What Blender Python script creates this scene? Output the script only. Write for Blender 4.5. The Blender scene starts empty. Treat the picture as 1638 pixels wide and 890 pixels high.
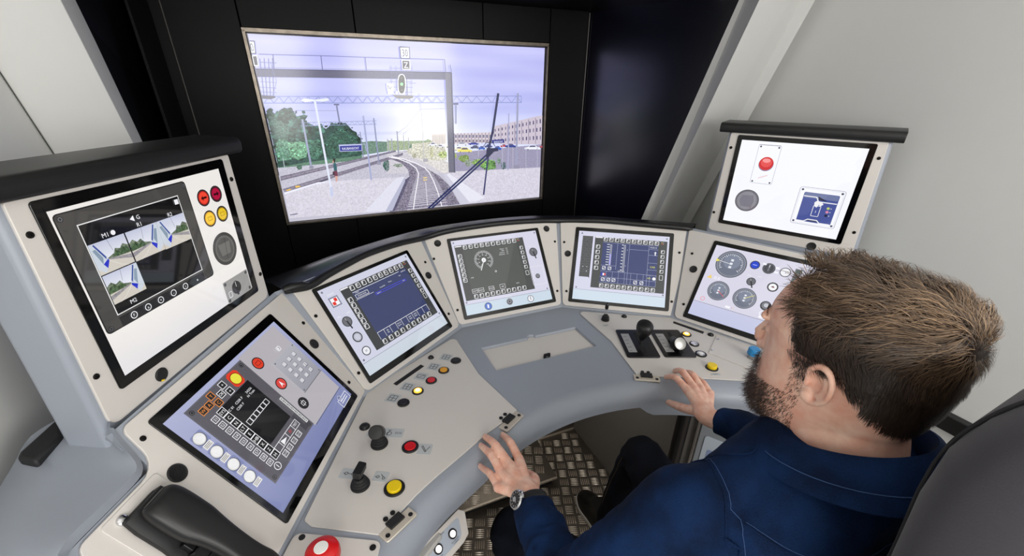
import bpy, bmesh, math, random
from mathutils import Vector, Matrix
random.seed(7)
SC = bpy.context.scene
COL = SC.collection
R = math.radians

# ------------------------------------------------------------------ camera, lights, exposure
cam_data = bpy.data.cameras.new('camera')
cam = bpy.data.objects.new('camera', cam_data)
COL.objects.link(cam)
cam.matrix_world = Matrix((
    (0.9196, 0.1691, -0.3544, -0.584),
    (-0.3925, 0.4138, -0.8213, -0.413),
    (0.0078, 0.8944, 0.4473, 1.600),
    (0, 0, 0, 1)))
cam_data.sensor_width = 36.0
cam_data.lens = 14.878
cam_data.shift_x = 0.00315
cam_data.shift_y = 0.0201
cam_data.clip_start = 0.02
SC.camera = cam

world = bpy.data.worlds.new('world')
SC.world = world
world.use_nodes = True
world.node_tree.nodes['Background'].inputs[0].default_value = (0.9, 0.95, 1.0, 1)
world.node_tree.nodes['Background'].inputs[1].default_value = 0.12


def area(name, loc, aim, sx, sy, watt, rgb=(1, 1, 1)):
    d = bpy.data.lights.new(name, 'AREA')
    d.shape = 'RECTANGLE'
    d.size, d.size_y, d.energy, d.color = sx, sy, watt, rgb
    o = bpy.data.objects.new(name, d)
    COL.objects.link(o)
    o.location = loc
    o.rotation_euler = (Vector(aim) - Vector(loc)).to_track_quat('-Z', 'Y').to_euler()
    return o


area('ceiling_lamp', (0.1, -0.35, 2.36), (0.1, -0.35, 0), 1.4, 1.2, 3.0, (1.0, 0.985, 0.965))
area('rear_lamp', (0.50, -1.7, 1.62), (-0.3, 0.6, 1.05), 1.1, 1.0, 28, (1.0, 0.985, 0.97))
area('side_lamp', (-0.80, -1.55, 1.55), (0.4, 0.8, 0.8), 0.7, 1.0, 18, (1.0, 0.985, 0.97))
area('kneehole_fill', (0.05, 0.70, 0.735), (0.1, 0.75, 0), 0.5, 0.15, 0.7, (1.0, 0.95, 0.88))  # unseen fill light added to brighten the kneehole under the desk
SC.view_settings.view_transform = 'Standard'
SC.view_settings.look = 'None'
SC.view_settings.exposure = 0.0
SC.view_settings.gamma = 1.0
SC.view_settings.use_curve_mapping = False
SC.cycles.use_denoising = True
SC.cycles.max_bounces = 8

# ------------------------------------------------------------------ helpers


def lin(c):
    c = c / 255.0
    return c / 12.92 if c <= 0.04045 else ((c + 0.055) / 1.055) ** 2.4


def L3(rgb):
    return tuple(lin(c) for c in rgb)


MATS = {}


def mat(name, rgb=(128, 128, 128), rough=0.5, metal=0.0, spec=0.5, grain=0.0, gscale=400.0,
        bump=0.0, bscale=500.0, coat=0.0, emit=None, estr=1.0, sheen=0.0, sss=0.0):
    if name in MATS:
        return MATS[name]
    m = bpy.data.materials.new(name)
    m.use_nodes = True
    nt = m.node_tree
    b = nt.nodes['Principled BSDF']
    b.inputs['Base Color'].default_value = (*L3(rgb), 1)
    b.inputs['Roughness'].default_value = rough
    b.inputs['Metallic'].default_value = metal
    b.inputs['Specular IOR Level'].default_value = spec
    b.inputs['Coat Weight'].default_value = coat
    b.inputs['Sheen Weight'].default_value = sheen
    if sss:
        b.inputs['Subsurface Weight'].default_value = sss
        b.inputs['Subsurface Radius'].default_value = (0.009, 0.0035, 0.0018)
        b.inputs['Subsurface Scale'].default_value = 1.0
    if emit:
        b.inputs['Emission Color'].default_value = (*L3(emit), 1)
        b.inputs['Emission Strength'].default_value = estr
    if grain or bump:
        tc = nt.nodes.new('ShaderNodeTexCoord')
        nz = nt.nodes.new('ShaderNodeTexNoise')
        nz.inputs['Scale'].default_value = gscale if grain else bscale
        nz.inputs['Detail'].default_value = 3
        nt.links.new(tc.outputs['Object'], nz.inputs['Vector'])
        if grain:
            mp = nt.nodes.new('ShaderNodeMapRange')
            mp.inputs['To Min'].default_value = 1 - grain
            mp.inputs['To Max'].default_value = 1 + grain
            nt.links.new(nz.outputs['Fac'], mp.inputs['Value'])
            mx = nt.nodes.new('ShaderNodeVectorMath')
            mx.operation = 'SCALE'
            mx.inputs[0].default_value = L3(rgb)
            nt.links.new(mp.outputs['Result'], mx.inputs['Scale'])
            nt.links.new(mx.outputs['Vector'], b.inputs['Base Color'])
        if bump:
            bp = nt.nodes.new('ShaderNodeBump')
            bp.inputs['Strength'].default_value = bump
            bp.inputs['Distance'].default_value = 0.001
            nt.links.new(nz.outputs['Fac'], bp.inputs['Height'])
            nt.links.new(bp.outputs['Normal'], b.inputs['Normal'])
    MATS[name] = m
    return m


def screen_mat(name, strength, rough=0.04, noise_scale=220.0):
    """lit screen picture: colours come from the drawn shapes, alpha drives a grainy print"""
    m = bpy.data.materials.new(name)
    m.use_nodes = True
    nt = m.node_tree
    b = nt.nodes['Principled BSDF']
    b.inputs['Base Color'].default_value = (0.004, 0.004, 0.004, 1)
    b.inputs['Roughness'].default_value = rough
    at = nt.nodes.new('ShaderNodeAttribute')
    at.attribute_name = 'Col'
    tc = nt.nodes.new('ShaderNodeTexCoord')
    nz = nt.nodes.new('ShaderNodeTexNoise')
    nz.inputs['Scale'].default_value = noise_scale
    nz.inputs['Detail'].default_value = 4
    nt.links.new(tc.outputs['Object'], nz.inputs['Vector'])
    s1 = nt.nodes.new('ShaderNodeMath')
    s1.operation = 'MULTIPLY_ADD'
    s1.inputs[1].default_value = 4.0
    s1.inputs[2].default_value = -2.0
    nt.links.new(nz.outputs['Fac'], s1.inputs[0])
    s2 = nt.nodes.new('ShaderNodeMath')
    s2.operation = 'MULTIPLY_ADD'
    s2.inputs[2].default_value = 1.0
    nt.links.new(s1.outputs[0], s2.inputs[0])
    nt.links.new(at.outputs['Alpha'], s2.inputs[1])
    s3 = nt.nodes.new('ShaderNodeMath')
    s3.operation = 'MAXIMUM'
    s3.inputs[1].default_value = 0.1
    nt.links.new(s2.outputs[0], s3.inputs[0])
    vm = nt.nodes.new('ShaderNodeVectorMath')
    vm.operation = 'SCALE'
    nt.links.new(at.outputs['Color'], vm.inputs[0])
    nt.links.new(s3.outputs[0], vm.inputs['Scale'])
    nt.links.new(vm.outputs['Vector'], b.inputs['Emission Color'])
    b.inputs['Emission Strength'].default_value = strength
    MATS[name] = m
    return m


class MB:
    """collects faces and links them as ONE mesh object"""

    def __init__(self):
        self.v, self.f, self.m, self.c = [], [], [], []

    def add(self, vs, fs, mi=0, M=None, col=None):
        n = len(self.v)
        if M is not None:
            vs = [M @ Vector(p) for p in vs]
        self.v += [tuple(p) for p in vs]
        for f in fs:
            self.f.append([n + i for i in f])
            self.m.append(mi)
            self.c.append(col)
        return self

    def box(self, x0, x1, y0, y1, z0, z1, mi=0, M=None):
        vs = [(x, y, z) for z in (z0, z1) for y in (y0, y1) for x in (x0, x1)]
        return self.add(vs, [(0, 2, 3, 1), (4, 5, 7, 6), (0, 1, 5, 4), (2, 6, 7, 3), (0, 4, 6, 2), (1, 3, 7, 5)], mi, M)

    def prism(self, poly, z0, z1, mi=0, M=None):
        n = len(poly)
        a = sum(poly[i][0] * poly[(i + 1) % n][1] - poly[(i + 1) % n][0] * poly[i][1] for i in range(n))
        if a < 0:
            poly = poly[::-1]
        vs = [(x, y, z0) for x, y in poly] + [(x, y, z1) for x, y in poly]
        fs = [tuple(range(n))[::-1], tuple(range(n, 2 * n))]
        fs += [(i, (i + 1) % n, n + (i + 1) % n, n + i) for i in range(n)]
        return self.add(vs, fs, mi, M)

    def lathe(self, prof, seg=24, mi=0, M=None, cap=True):
        vs, fs = [], []
        for r, z in prof:
            for i in range(seg):
                t = 2 * math.pi * i / seg
                vs.append((r * math.cos(t), r * math.sin(t), z))
        for j in range(len(prof) - 1):
            for i in range(seg):
                k = (i + 1) % seg
                fs.append((j * seg + i, j * seg + k, (j + 1) * seg + k, (j + 1) * seg + i))
        if cap:
            fs.append(tuple(range(seg))[::-1])
            fs.append(tuple((len(prof) - 1) * seg + i for i in range(seg)))
        return self.add(vs, fs, mi, M)

    def tube(self, pts, rad, seg=10, mi=0, M=None, flat=1.0, up=(0, 0, 1)):
        pts = [Vector(p) for p in pts]
        if not hasattr(rad, '__len__'):
            rad = [rad] * len(pts)
        vs, fs = [], []
        for i, p in enumerate(pts):
            t = (pts[min(i + 1, len(pts) - 1)] - pts[max(i - 1, 0)]).normalized()
            s = t.cross(Vector(up))
            if s.length < 1e-3:
                s = t.cross(Vector((1, 0, 0)))
            s.normalize()
            u = s.cross(t)
            for k in range(seg):
                a = 2 * math.pi * k / seg
                vs.append(p + s * math.cos(a) * rad[i] + u * math.sin(a) * rad[i] * flat)
        for j in range(len(pts) - 1):
            for i in range(seg):
                k = (i + 1) % seg
                fs.append((j * seg + i, j * seg + k, (j + 1) * seg + k, (j + 1) * seg + i))
        fs.append(tuple(range(seg))[::-1])
        fs.append(tuple((len(pts) - 1) * seg + i for i in range(seg)))
        return self.add(vs, fs, mi, M)

    def strip(self, rows, mi=0, M=None, closed=False):
        n = len(rows[0])
        vs = [p for r in rows for p in r]
        fs = []
        for j in range(len(rows) - 1):
            for i in range(n if closed else n - 1):
                k = (i + 1) % n
                fs.append((j * n + i, j * n + k, (j + 1) * n + k, (j + 1) * n + i))
        return self.add(vs, fs, mi, M)

    def ball(self, c, r, mi=0, seg=16, rings=10, sc=(1, 1, 1), M=None):
        prof = [(max(1e-4, r * math.sin(math.pi * i / rings)), -r * math.cos(math.pi * i / rings)) for i in range(rings + 1)]
        T = Matrix.Translation(c) @ Matrix.Diagonal((*sc, 1))
        return self.lathe(prof, seg, mi, (M @ T) if M is not None else T)

    def build(self, name, mats, parent=None, bevel=0.0, smooth=True, angle=35, segs=2, mods=None):
        me = bpy.data.meshes.new(name)
        me.from_pydata([tuple(p) for p in self.v], [], self.f)
        if not isinstance(mats, (list, tuple)):
            mats = [mats]
        for m in mats:
            me.materials.append(m)
        me.polygons.foreach_set('material_index', self.m)
        if any(c is not None for c in self.c):
            at = me.color_attributes.new('Col', 'FLOAT_COLOR', 'CORNER')
            buf = []
            for f, c in zip(self.f, self.c):
                if c is None:
                    c = (0, 0, 0, 0)
                if isinstance(c, list):
                    for q in c:
                        buf += q
                else:
                    buf += list(c) * len(f)
            at.data.foreach_set('color', buf)
        me.update()
        if smooth:
            me.polygons.foreach_set('use_smooth', [True] * len(me.polygons))
            me.set_sharp_from_angle(angle=R(angle))
        o = bpy.data.objects.new(name, me)
        COL.objects.link(o)
        if parent is not None:
            o.parent = parent
        if bevel:
            b = o.modifiers.new('bevel', 'BEVEL')
            b.width = bevel
            b.segments = segs
            b.limit_method = 'ANGLE'
            b.angle_limit = R(35)
            b.harden_normals = False
        return o


def thing(name, label, cat, M=None, group=None, kind=None):
    o = bpy.data.objects.new(name, None)
    COL.objects.link(o)
    o.empty_display_size = 0.05
    if M is not None:
        o.matrix_world = M
    o['label'] = label
    o['category'] = cat
    if group:
        o['group'] = group
    if kind:
        o['kind'] = kind
    return o


def tag(o, label, cat, group=None, kind=None):
    o['label'] = label
    o['category'] = cat
    if group:
        o['group'] = group
    if kind:
        o['kind'] = kind
    return o


def struct(o, label=None, cat=None):
    o['kind'] = 'structure'
    if label:
        o['label'] = label
    if cat:
        o['category'] = cat
    return o


def rounded(poly, r, n=5):
    """round the corners of a 2D polygon (r: one radius or one per corner)"""
    out = []
    k = len(poly)
    for i in range(k):
        p = Vector(poly[i]); a = Vector(poly[i - 1]); b = Vector(poly[(i + 1) % k])
        rr = r[i] if hasattr(r, '__len__') else r
        if rr <= 0:
            out.append((p.x, p.y)); continue
        d1 = (a - p); d2 = (b - p)
        ang = d1.angle(d2)
        if ang > math.pi - 0.05:
            out.append((p.x, p.y)); continue
        t = min(rr / math.tan(ang / 2), d1.length * .49, d2.length * .49)
        rr = t * math.tan(ang / 2)
        p1 = p + d1.normalized() * t
        p2 = p + d2.normalized() * t
        c = p + (d1.normalized() + d2.normalized()).normalized() * (rr / math.sin(ang / 2))
        a1 = math.atan2(p1.y - c.y, p1.x - c.x)
        a2 = math.atan2(p2.y - c.y, p2.x - c.x)
        da = (a2 - a1 + math.pi) % (2 * math.pi) - math.pi
        for j in range(n + 1):
            t_ = a1 + da * j / n
            out.append((c.x + rr * math.cos(t_), c.y + rr * math.sin(t_)))
    return out


def catmull(pts, n=8):
    pts = [Vector(p) for p in pts]
    P = [pts[0] * 2 - pts[1]] + pts + [pts[-1] * 2 - pts[-2]]
    out = []
    for i in range(1, len(P) - 2):
        for k in range(n):
            t = k / n
            a, b, c, d = P[i - 1], P[i], P[i + 1], P[i + 2]
            out.append(0.5 * ((2 * b) + (c - a) * t + (2 * a - 5 * b + 4 * c - d) * t * t + (3 * b - a - 3 * c + d) * t ** 3))
    out.append(pts[-1])
    return out


def rect(x0, y0, x1, y1):
    return [(x0, y0), (x1, y0), (x1, y1), (x0, y1)]


def TR(x=0, y=0, z=0, rz=0, rx=0, ry=0):
    return Matrix.Translation((x, y, z)) @ Matrix.Rotation(R(rz), 4, 'Z') @ Matrix.Rotation(R(ry), 4, 'Y') @ Matrix.Rotation(R(rx), 4, 'X')


# ------------------------------------------------------------------ materials
beige = mat('beige_powder_coat', (211, 206, 200), 0.42, grain=0.03, gscale=900, bump=0.05, bscale=900)
grey = mat('grey_blue_shell', (151, 157, 167), 0.42, grain=0.04, gscale=900, bump=0.05, bscale=900)
black_gloss = mat('black_glass', (6, 6, 7), 0.06)
black_satin = mat('black_satin_plastic', (18, 18, 19), 0.42)
black_matt = mat('black_matt_plastic', (24, 24, 25), 0.6, bump=0.1, bscale=700)
black_wall = mat('black_panel_paint', (7, 7, 8), 0.42, spec=0.12, grain=0.1, gscale=60)
white_paint = mat('off_white_paint', (228, 228, 224), 0.5, grain=0.01, gscale=30)
steel = mat('brushed_steel', (150, 146, 140), 0.32, 1.0, grain=0.1, gscale=300)
dark_steel = mat('dark_tread_steel', (100, 92, 83), 0.42, 0.6, grain=0.25, gscale=60)
bar_steel = mat('worn_tread_steel', (190, 178, 162), 0.42, 0.6, grain=0.25, gscale=120)
chrome = mat('chrome', (210, 210, 212), 0.15, 1.0)
nickel = mat('satin_nickel', (220, 211, 196), 0.4, 0.45)
dark_grey = mat('dark_grey_panel', (122, 118, 113), 0.5, grain=0.06, gscale=80)
red_p = mat('red_plastic', (205, 20, 24), 0.3)
yellow_p = mat('yellow_plastic', (238, 205, 20), 0.35)
amber_p = mat('amber_plastic', (226, 158, 22), 0.35)
white_p = mat('white_plastic', (235, 234, 230), 0.4)
blue_p = mat('blue_plastic', (40, 140, 200), 0.35)
label_p = mat('engraved_label_grey', (186, 190, 192), 0.4)
ink = mat('engraving_ink', (38, 38, 40), 0.6)
# ------------------------------------------------------------------ panel frames (metres, desk axes: x right, y forward, z up)


def frame(c, az, tilt):
    az, tilt = R(az), R(tilt)
    a = Vector((math.cos(az), math.sin(az), 0))
    n = Vector((math.sin(az) * math.cos(tilt), -math.cos(az) * math.cos(tilt), math.sin(tilt)))
    b = n.cross(a)
    return Matrix(((a.x, b.x, n.x, c[0]), (a.y, b.y, n.y, c[1]), (a.z, b.z, n.z, c[2]), (0, 0, 0, 1)))


FR = {
    'M1': frame((-0.869, 0.533, 1.299), 63.1, -0.35),
    'M2': frame((-0.767, 0.473, 0.954), 64.6, 35.87),
    'M3': frame((-0.459, 0.839, 0.954), 35.9, 35.87),
    'M4': frame((0.0, 1.0, 0.954), 0.4, 35.87),
    'M5': frame((0.453, 0.858, 0.954), -35.0, 35.87),
    'M6': frame((0.746, 0.482, 0.954), -65.2, 35.87),
    'M7': frame((0.869, 0.555, 1.299), -62.8, -0.35),
}


def pp(k, u, v, w=0.0):
    return FR[k] @ Vector((u, v, w))


def at_z(k, u, z, w=0.0):
    """point of a panel plane at u and height z"""
    p = FR[k]
    v = (z - p[2][3] - p[2][2] * w - p[2][0] * u) / p[2][1]
    return pp(k, u, v, w)


def meet(k1, k2, z, w):
    r = []
    for k in (k1, k2):
        m = FR[k]
        n = Vector((m[0][2], m[1][2], m[2][2]))
        r.append((n.x, n.y, n.dot(pp(k, 0, 0, w)) - n.z * z))
    (a, b, e), (c, d, f) = r
    D = a * d - b * c
    return Vector(((e * d - b * f) / D, (a * f - e * c) / D, z))


# ------------------------------------------------------------------ the room
HW = 2.4
mb = MB(); mb.box(-1.17, 1.12, -1.9, 1.6, -0.05, 0.0)
floor = struct(mb.build('floor', dark_steel))
bars = MB()
prof = [(-1, 0.0), (-0.7, 0.75), (-0.2, 1.0), (0.2, 1.0), (0.7, 0.75), (1, 0.0)]


def tread(mbx, M, x0, x1, y0, y1, phi, keep=None):
    """raised five-bar tread pattern on the local z = 0 plane"""
    pitch = 0.047
    cs, sn = math.cos(phi), math.sin(phi)
    n = int(1.2 / pitch)
    for i in range(-n, n):
        for j in range(-n, n):
            cx, cy = i * pitch, j * pitch
            x, y = cx * cs - cy * sn + (x0 + x1) / 2, cx * sn + cy * cs + (y0 + y1) / 2
            if not (x0 + .018 < x < x1 - .018 and y0 + .018 < y < y1 - .018):
                continue
            if keep and not keep(x, y):
                continue
            ang = phi + (0 if (i + j) % 2 else math.pi / 2)
            for k in range(-2, 3):
                ox, oy = -math.sin(ang) * k * 0.0083, math.cos(ang) * k * 0.0083
                vs, fs = [], []
                for (t, s) in prof:
                    lx, ly = math.cos(ang) * t * 0.019, math.sin(ang) * t * 0.019
                    px, py = -math.sin(ang) * 0.0026 * s, math.cos(ang) * 0.0026 * s
                    vs += [(x + ox + lx - px, y + oy + ly - py, 0), (x + ox + lx, y + oy + ly, 0.0022 * s), (x + ox + lx + px, y + oy + ly + py, 0)]
                for q in range(len(prof) - 1):
                    a = q * 3
                    fs += [(a, a + 3, a + 4, a + 1), (a + 1, a + 4, a + 5, a + 2)]
                mbx.add(vs, fs, 0, M)


tread(bars, None, -0.46, 0.40, 0.10, 1.0, R(-21), keep=lambda x, y: not (-0.32 < x < 0.15 and 0.71 < y < 0.97))
o = bars.build('tread_bars', bar_steel, floor, angle=80)
o['kind'] = 'stuff'

mb = MB(); mb.box(-1.17, 1.12, -1.9, 1.6, HW, HW + 0.05)
struct(mb.build('ceiling', white_paint))
mb = MB(); mb.box(-1.22, -1.17, -1.9, 1.6, 0, HW)
struct(mb.build('wall_left', white_paint))
wall_grey = mat('light_grey_wall_paint', (206, 206, 203), 0.5, grain=0.012, gscale=25)
mb = MB(); mb.box(1.12, 1.17, -1.9, 1.6, 0, HW)
struct(mb.build('wall_right', wall_grey))
mb = MB(); mb.box(-1.17, 1.12, -1.95, -1.9, 0, HW)
struct(mb.build('wall_back', white_paint))

# leaning window pillars: plan positions at z = 1.4, all edges run along the windscreen's lean
LEAN = -0.374


def leaning(name, plan, m, z0, z1, label):
    mb = MB()
    n = len(plan)
    vs = [(x, y + (z - 1.4) * LEAN, z) for z in (z0, z1) for x, y in plan]
    fs = [tuple(range(n))[::-1], tuple(range(n, 2 * n))] + [(i, (i + 1) % n, n + (i + 1) % n, n + i) for i in range(n)]
    mb.add(vs, fs)
    o = mb.build(name, m, bevel=0.002)
    return struct(o, label, 'trim')


leaning('trim_1', [(-1.070, 1.304), (-1.030, 1.085), (-1.098, 1.024), (-1.17, 1.013), (-1.17, 1.304)], white_paint, 0.6, HW,
        'white leaning window pillar on the left of the large display')
def right_edge(z):
    d = z - 1.4
    return (0.813 + d * .0975, 1.055 - d * .280)


mb = MB()
vs = []
for z in (0.6, HW):
    d = z - 1.4
    x1, y1 = right_edge(z)
    vs += [(x1, y1, z), (0.793, 0.950 - d * .376, z), (1.060, 1.019 - d * .385, z), (1.080, 0.983 - d * .3875, z), (1.086, 1.02 - d * .3875, z), (1.119, 1.02 - d * .385, z), (1.119, 1.16 - d * .30, z), (x1 + .03, y1 + .06, z)]
mb.add(vs, [tuple(range(8))[::-1], tuple(range(8, 16))] + [(i, (i + 1) % 8, 8 + (i + 1) % 8, 8 + i) for i in range(8)])
struct(mb.build('trim_2', wall_grey, smooth=False), 'light grey leaning window pillar on the right of the large display', 'trim')
mb = MB()
for z0, z1 in ((0.9, 2.35),):
    mb.add([(-1.169, 1.009 + (z - 1.4) * LEAN + d, z) for z in (z0, z1) for d in (-.0, -.002)] +
           [(-1.1675, 1.009 + (z - 1.4) * LEAN + d, z) for z in (z0, z1) for d in (-.0, -.002)],
           [(0, 1, 3, 2), (4, 6, 7, 5), (1, 5, 7, 3), (0, 2, 6, 4)])
struct(mb.build('trim_3', mat('dark_joint', (70, 72, 70), 0.7)), 'thin dark joint between left wall and white pillar', 'trim')
# black wall rail behind the driver on the right wall
mb = MB(); mb.prism(rounded(rect(-0.9, 0.635, 0.25, 0.690), 0.012, 3), 0, 0.03, M=Matrix(((0, 0, -1, 1.118), (1, 0, 0, 0), (0, 1, 0, 0), (0, 0, 0, 1))))
struct(mb.build('trim_4', black_satin, bevel=0.003), 'black rail along the grey wall beside the seat', 'trim')

# black display enclosure
FY = 1.535
bw = bpy.data.objects.new('wall_front', None); COL.objects.link(bw)
struct(bw, 'black panelled enclosure around the large display', 'wall')
XL, XR, ZS = -0.972, 0.641, 1.905
# front wall around the display opening, from separate panels
def panel_y(name, x0, x1, z0, z1, y=FY, t=0.03):
    mb = MB(); mb.box(x0, x1, y, y + t, z0, z1)
    mb.build(name, black_wall, bw, bevel=0.0015)
DX0, DX1, DZ0, DZ1 = -0.758, 0.444, 1.083, 1.776
g = 0.0015
panel_y('wall_panel', XL, DX0 - g, 0.0, 2.39)
panel_y('wall_panel', DX1 + g, XR, 0.0, 2.39)
for a, b in ((DX0, -0.38), (-0.38, 0.13), (0.13, DX1)):
    panel_y('wall_panel', a + g, b - g, DZ1 + g, 2.39)
for a, b in ((DX0, -0.48), (-0.48, DX1)):
    panel_y('wall_panel', a + g, b - g, 0.0, DZ0 - g)
panel_y('wall_panel', XL, XR, 0, 2.39, FY + 0.04, 0.02)
# left and right black side panels, ending on the leaning pillars
def side_panel(name, p0, p1, q0=None):
    mb = MB()
    t = (Vector(p1) - Vector(p0)).normalized(); nn = Vector((t.y, -t.x)) * 0.02
    def y1(z): return (z - 1.4) * LEAN
    vs = []
    for z in (0.0, 2.39):
        vs += [(p0[0], p0[1] + (y1(z) if q0 else 0), z), (p1[0], p1[1] + y1(z), z)]
    vs += [(x + nn.x * s, y + nn.y * s, z) for s in (1,) for x, y, z in vs[:4]]
    mb.add(vs, [(0, 1, 3, 2), (4, 6, 7, 5), (0, 2, 6, 4), (1, 5, 7, 3)])
    return mb.build(name, black_wall, bw)
mb = MB(); mb.box(-1.012, -1.004, 1.32, 1.54, 0, 2.39); mb.box(-1.02, -0.972, 1.535, 1.565, 0, 2.39)
mb.build('wall_panel', black_wall, bw, bevel=0.001)
mb = MB()
vs = []
for z in (0.5, 2.39):
    dy = (z - 1.4) * LEAN
    vs += [(-1.008, 1.32, z), (-1.072, 1.300 + dy, z), (-1.10, 1.300 + dy, z), (-1.03, 1.53, z)]
mb.add(vs, [(0, 4, 5, 1), (1, 5, 6, 2), (2, 6, 7, 3), (3, 7, 4, 0)])
mb.build('wall_panel', black_wall, bw, smooth=False)
mb = MB()
vs = []
for z in (0.5, 2.39):
    dy = (z - 1.4) * LEAN
    x1, y1 = right_edge(z)
    vs += [(0.643, 1.545, z), (x1, y1, z), (x1 + .03, y1 + .02, z), (0.70, 1.56, z)]
mb.add(vs, [(0, 1, 5, 4), (1, 2, 6, 5), (2, 3, 7, 6), (3, 0, 4, 7)])
mb.build('wall_panel', mat('black_gloss_panel', (8, 9, 20), 0.22, spec=1.0), bw, smooth=False)
mb = MB(); mb.tube([(0.640, 1.533, 0.9), (0.640, 1.533, 1.9)], 0.003, 6); mb.tube([(-0.972, 1.533, 0.9), (-0.972, 1.533, 1.9)], 0.003, 6)
mb.build('corner_bead', mat('worn_black_edge', (70, 68, 66), 0.4, 0.6), bw)
mb = MB(); mb.box(-1.1, 0.9, 1.0, 1.54, ZS, ZS + 0.03)
mb.build('soffit', black_wall, bw, bevel=0.002)

# ------------------------------------------------------------------ large display
disp = thing('display_screen', 'large flat display showing a railway track, signal gantry and trees', 'display',
             frame((-0.156, 1.531, 1.429), 1.0, 0))
mb = MB()
X0, X1, Y0, Y1 = -0.602, 0.600, -0.346, 0.342
for a in (rect(X0, Y1 - .008, X1, Y1 + .006), rect(X0, Y0 - .004, X1, Y0 + .004), rect(X0, Y0, X0 + .012, Y1), rect(X1 - .008, Y0, X1, Y1)):
    mb.prism(a, -0.03, 0.004)
mb.build('frame', mat('worn_silver_frame', (120, 112, 102), 0.35, 1.0, grain=0.5, gscale=40), disp, bevel=0.0012)
mb = MB(); mb.box(X0 + .004, X1 - .004, Y0 + .004, Y1 - .004, -0.03, -0.012)
mb.build('back_panel', black_satin, disp)

# ------------------------------------------------------------------ driver's console
console = thing('driver_console', 'curved grey driver console desk with sloped instrument fascia', 'console')
W0 = -0.006
ZT, ZB = 1.105, 0.800
order = ['M2', 'M3', 'M4', 'M5', 'M6']
T = [None] + [meet(order[i], order[i + 1], ZT, W0) for i in range(4)] + [None]
B = [at_z('M2', -0.46, ZB, W0)] + [meet(order[i], order[i + 1], ZB, W0) for i in range(4)] + [at_z('M6', 0.315, ZB, W0)]
T[0] = at_z('M2', -0.25, ZT, W0)
T[5] = at_z('M6', 0.25, ZT, W0)
ZSH = 1.042
mb = MB()
poly = [[at_z('M2', -0.395, ZB, W0), B[1], T[1], at_z('M2', -0.235, ZT - .008, W0), pp('M2', -.245, .098, W0), pp('M2', -.395, .098, W0)]]
for i in (1, 2, 3):
    poly.append([B[i], B[i + 1], T[i + 1], T[i]])
poly.append([B[4], at_z('M6', 0.315, ZB, W0), pp('M6', .315, .098, W0), pp('M6', .245, .098, W0), at_z('M6', .235, ZT - .008, W0), T[4]])
for p in poly:
    mb.add(p, [tuple(range(len(p)))])
o = mb.build('fascia_shell', grey, console, smooth=False)
s = o.modifiers.new('solid', 'SOLIDIFY'); s.thickness = 0.015; s.offset = -1

# desk top with rolled concave front edge
CX, CY = 0.0, -0.30
RT = 0.718
NA = 64
TH = [R(-80 + 142 * i / NA) for i in range(NA + 1)]
def rt(t):
    k = min(1, max(0, (abs(math.degrees(t)) - 30) / 22))
    return RT + .036 * k * k * (3 - 2 * k)
def arc(r, z):
    return [Vector((CX + (rt(t) - RT + r) * math.sin(t), CY + (rt(t) - RT + r) * math.cos(t), z)) for t in TH]
ZD = 0.803
bmh = bmesh.new()
def loop(pts):
    vs = [bmh.verts.new(p) for p in pts]
    for i in range(len(vs)):
        bmh.edges.new((vs[i], vs[(i + 1) % len(vs)]))
    return vs
outer = arc(RT, ZD) + [Vector((p.x, p.y, ZD)) for p in B[::-1]]
hatch = [(-0.188, 0.740)] + [(-0.016 + 0.0, 0.740)] + [(0.003 - 0.016 * math.cos(math.pi * k / 8), 0.742 + 0.013 * math.sin(math.pi * k / 8)) for k in range(9)] + [(0.186, 0.740), (0.186, 0.601), (-0.188, 0.601)]
loop(outer); loop([Vector((x, y, ZD)) for x, y in hatch])
bmesh.ops.triangle_fill(bmh, use_beauty=True, edges=bmh.edges[:])
for f in bmh.faces:
    if f.normal.z < 0:
        f.normal_flip()
mb = MB()
bmh.verts.index_update()
mb.add([v.co.copy() for v in bmh.verts], [tuple(v.index for v in f.verts) for f in bmh.faces])
bmh.free()
hz = 0.7945
ins = [(x * .988, .6705 + (y - .6705) * .955) for x, y in hatch]
mb.strip([[Vector((x, y, ZD)) for x, y in hatch], [Vector((x, y, ZD - .0035)) for x, y in ins], [Vector((x, y, hz - .006)) for x, y in ins]], closed=True)
rows = []
def zb(t):
    d = math.degrees(t)
    k = min(1, max(0, (d - 15.5) / 3.5))
    return 0.737 - 0.040 * k
for i in range(0, 11):
    a = R(9 * i)
    rows.append(arc(RT - 0.050 * math.sin(a), 0.753 + 0.050 * math.cos(a)))
rows[0] = arc(RT, ZD)
rows.append([Vector((CX + (rt(t) - .050 + .2 * (.737 - zb(t))) * math.sin(t), CY + (rt(t) - .050 + .2 * (.737 - zb(t))) * math.cos(t), zb(t))) for t in TH])
rows.append([Vector((CX + (rt(t) - .030) * math.sin(t), CY + (rt(t) - .030) * math.cos(t), zb(t) - .001)) for t in TH])
rows.append([Vector((CX + (rt(t) - .010) * math.sin(t), CY + (rt(t) - .010) * math.cos(t), .76)) for t in TH])
mb.strip(rows)
mb.build('desk_top', grey, console, angle=50)
mb = MB(); mb.prism([(x * .985, .6705 + (y - .6705) * .945) for x, y in hatch], hz - .004, hz)
lid = mb.build('hatch_lid', beige, console, bevel=0.001)
mb = MB(); mb.lathe([(0.011, 0), (0.011, 0.006), (0.007, 0.012)], 16, M=TR(-0.002, 0.612, hz)); mb.prism(rounded(rect(-0.012, -0.004, 0.012, 0.004), .003, 3), 0, 0.016, M=TR(-0.002, 0.612, hz))
mb.build('hatch_latch', black_satin, lid)

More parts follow.
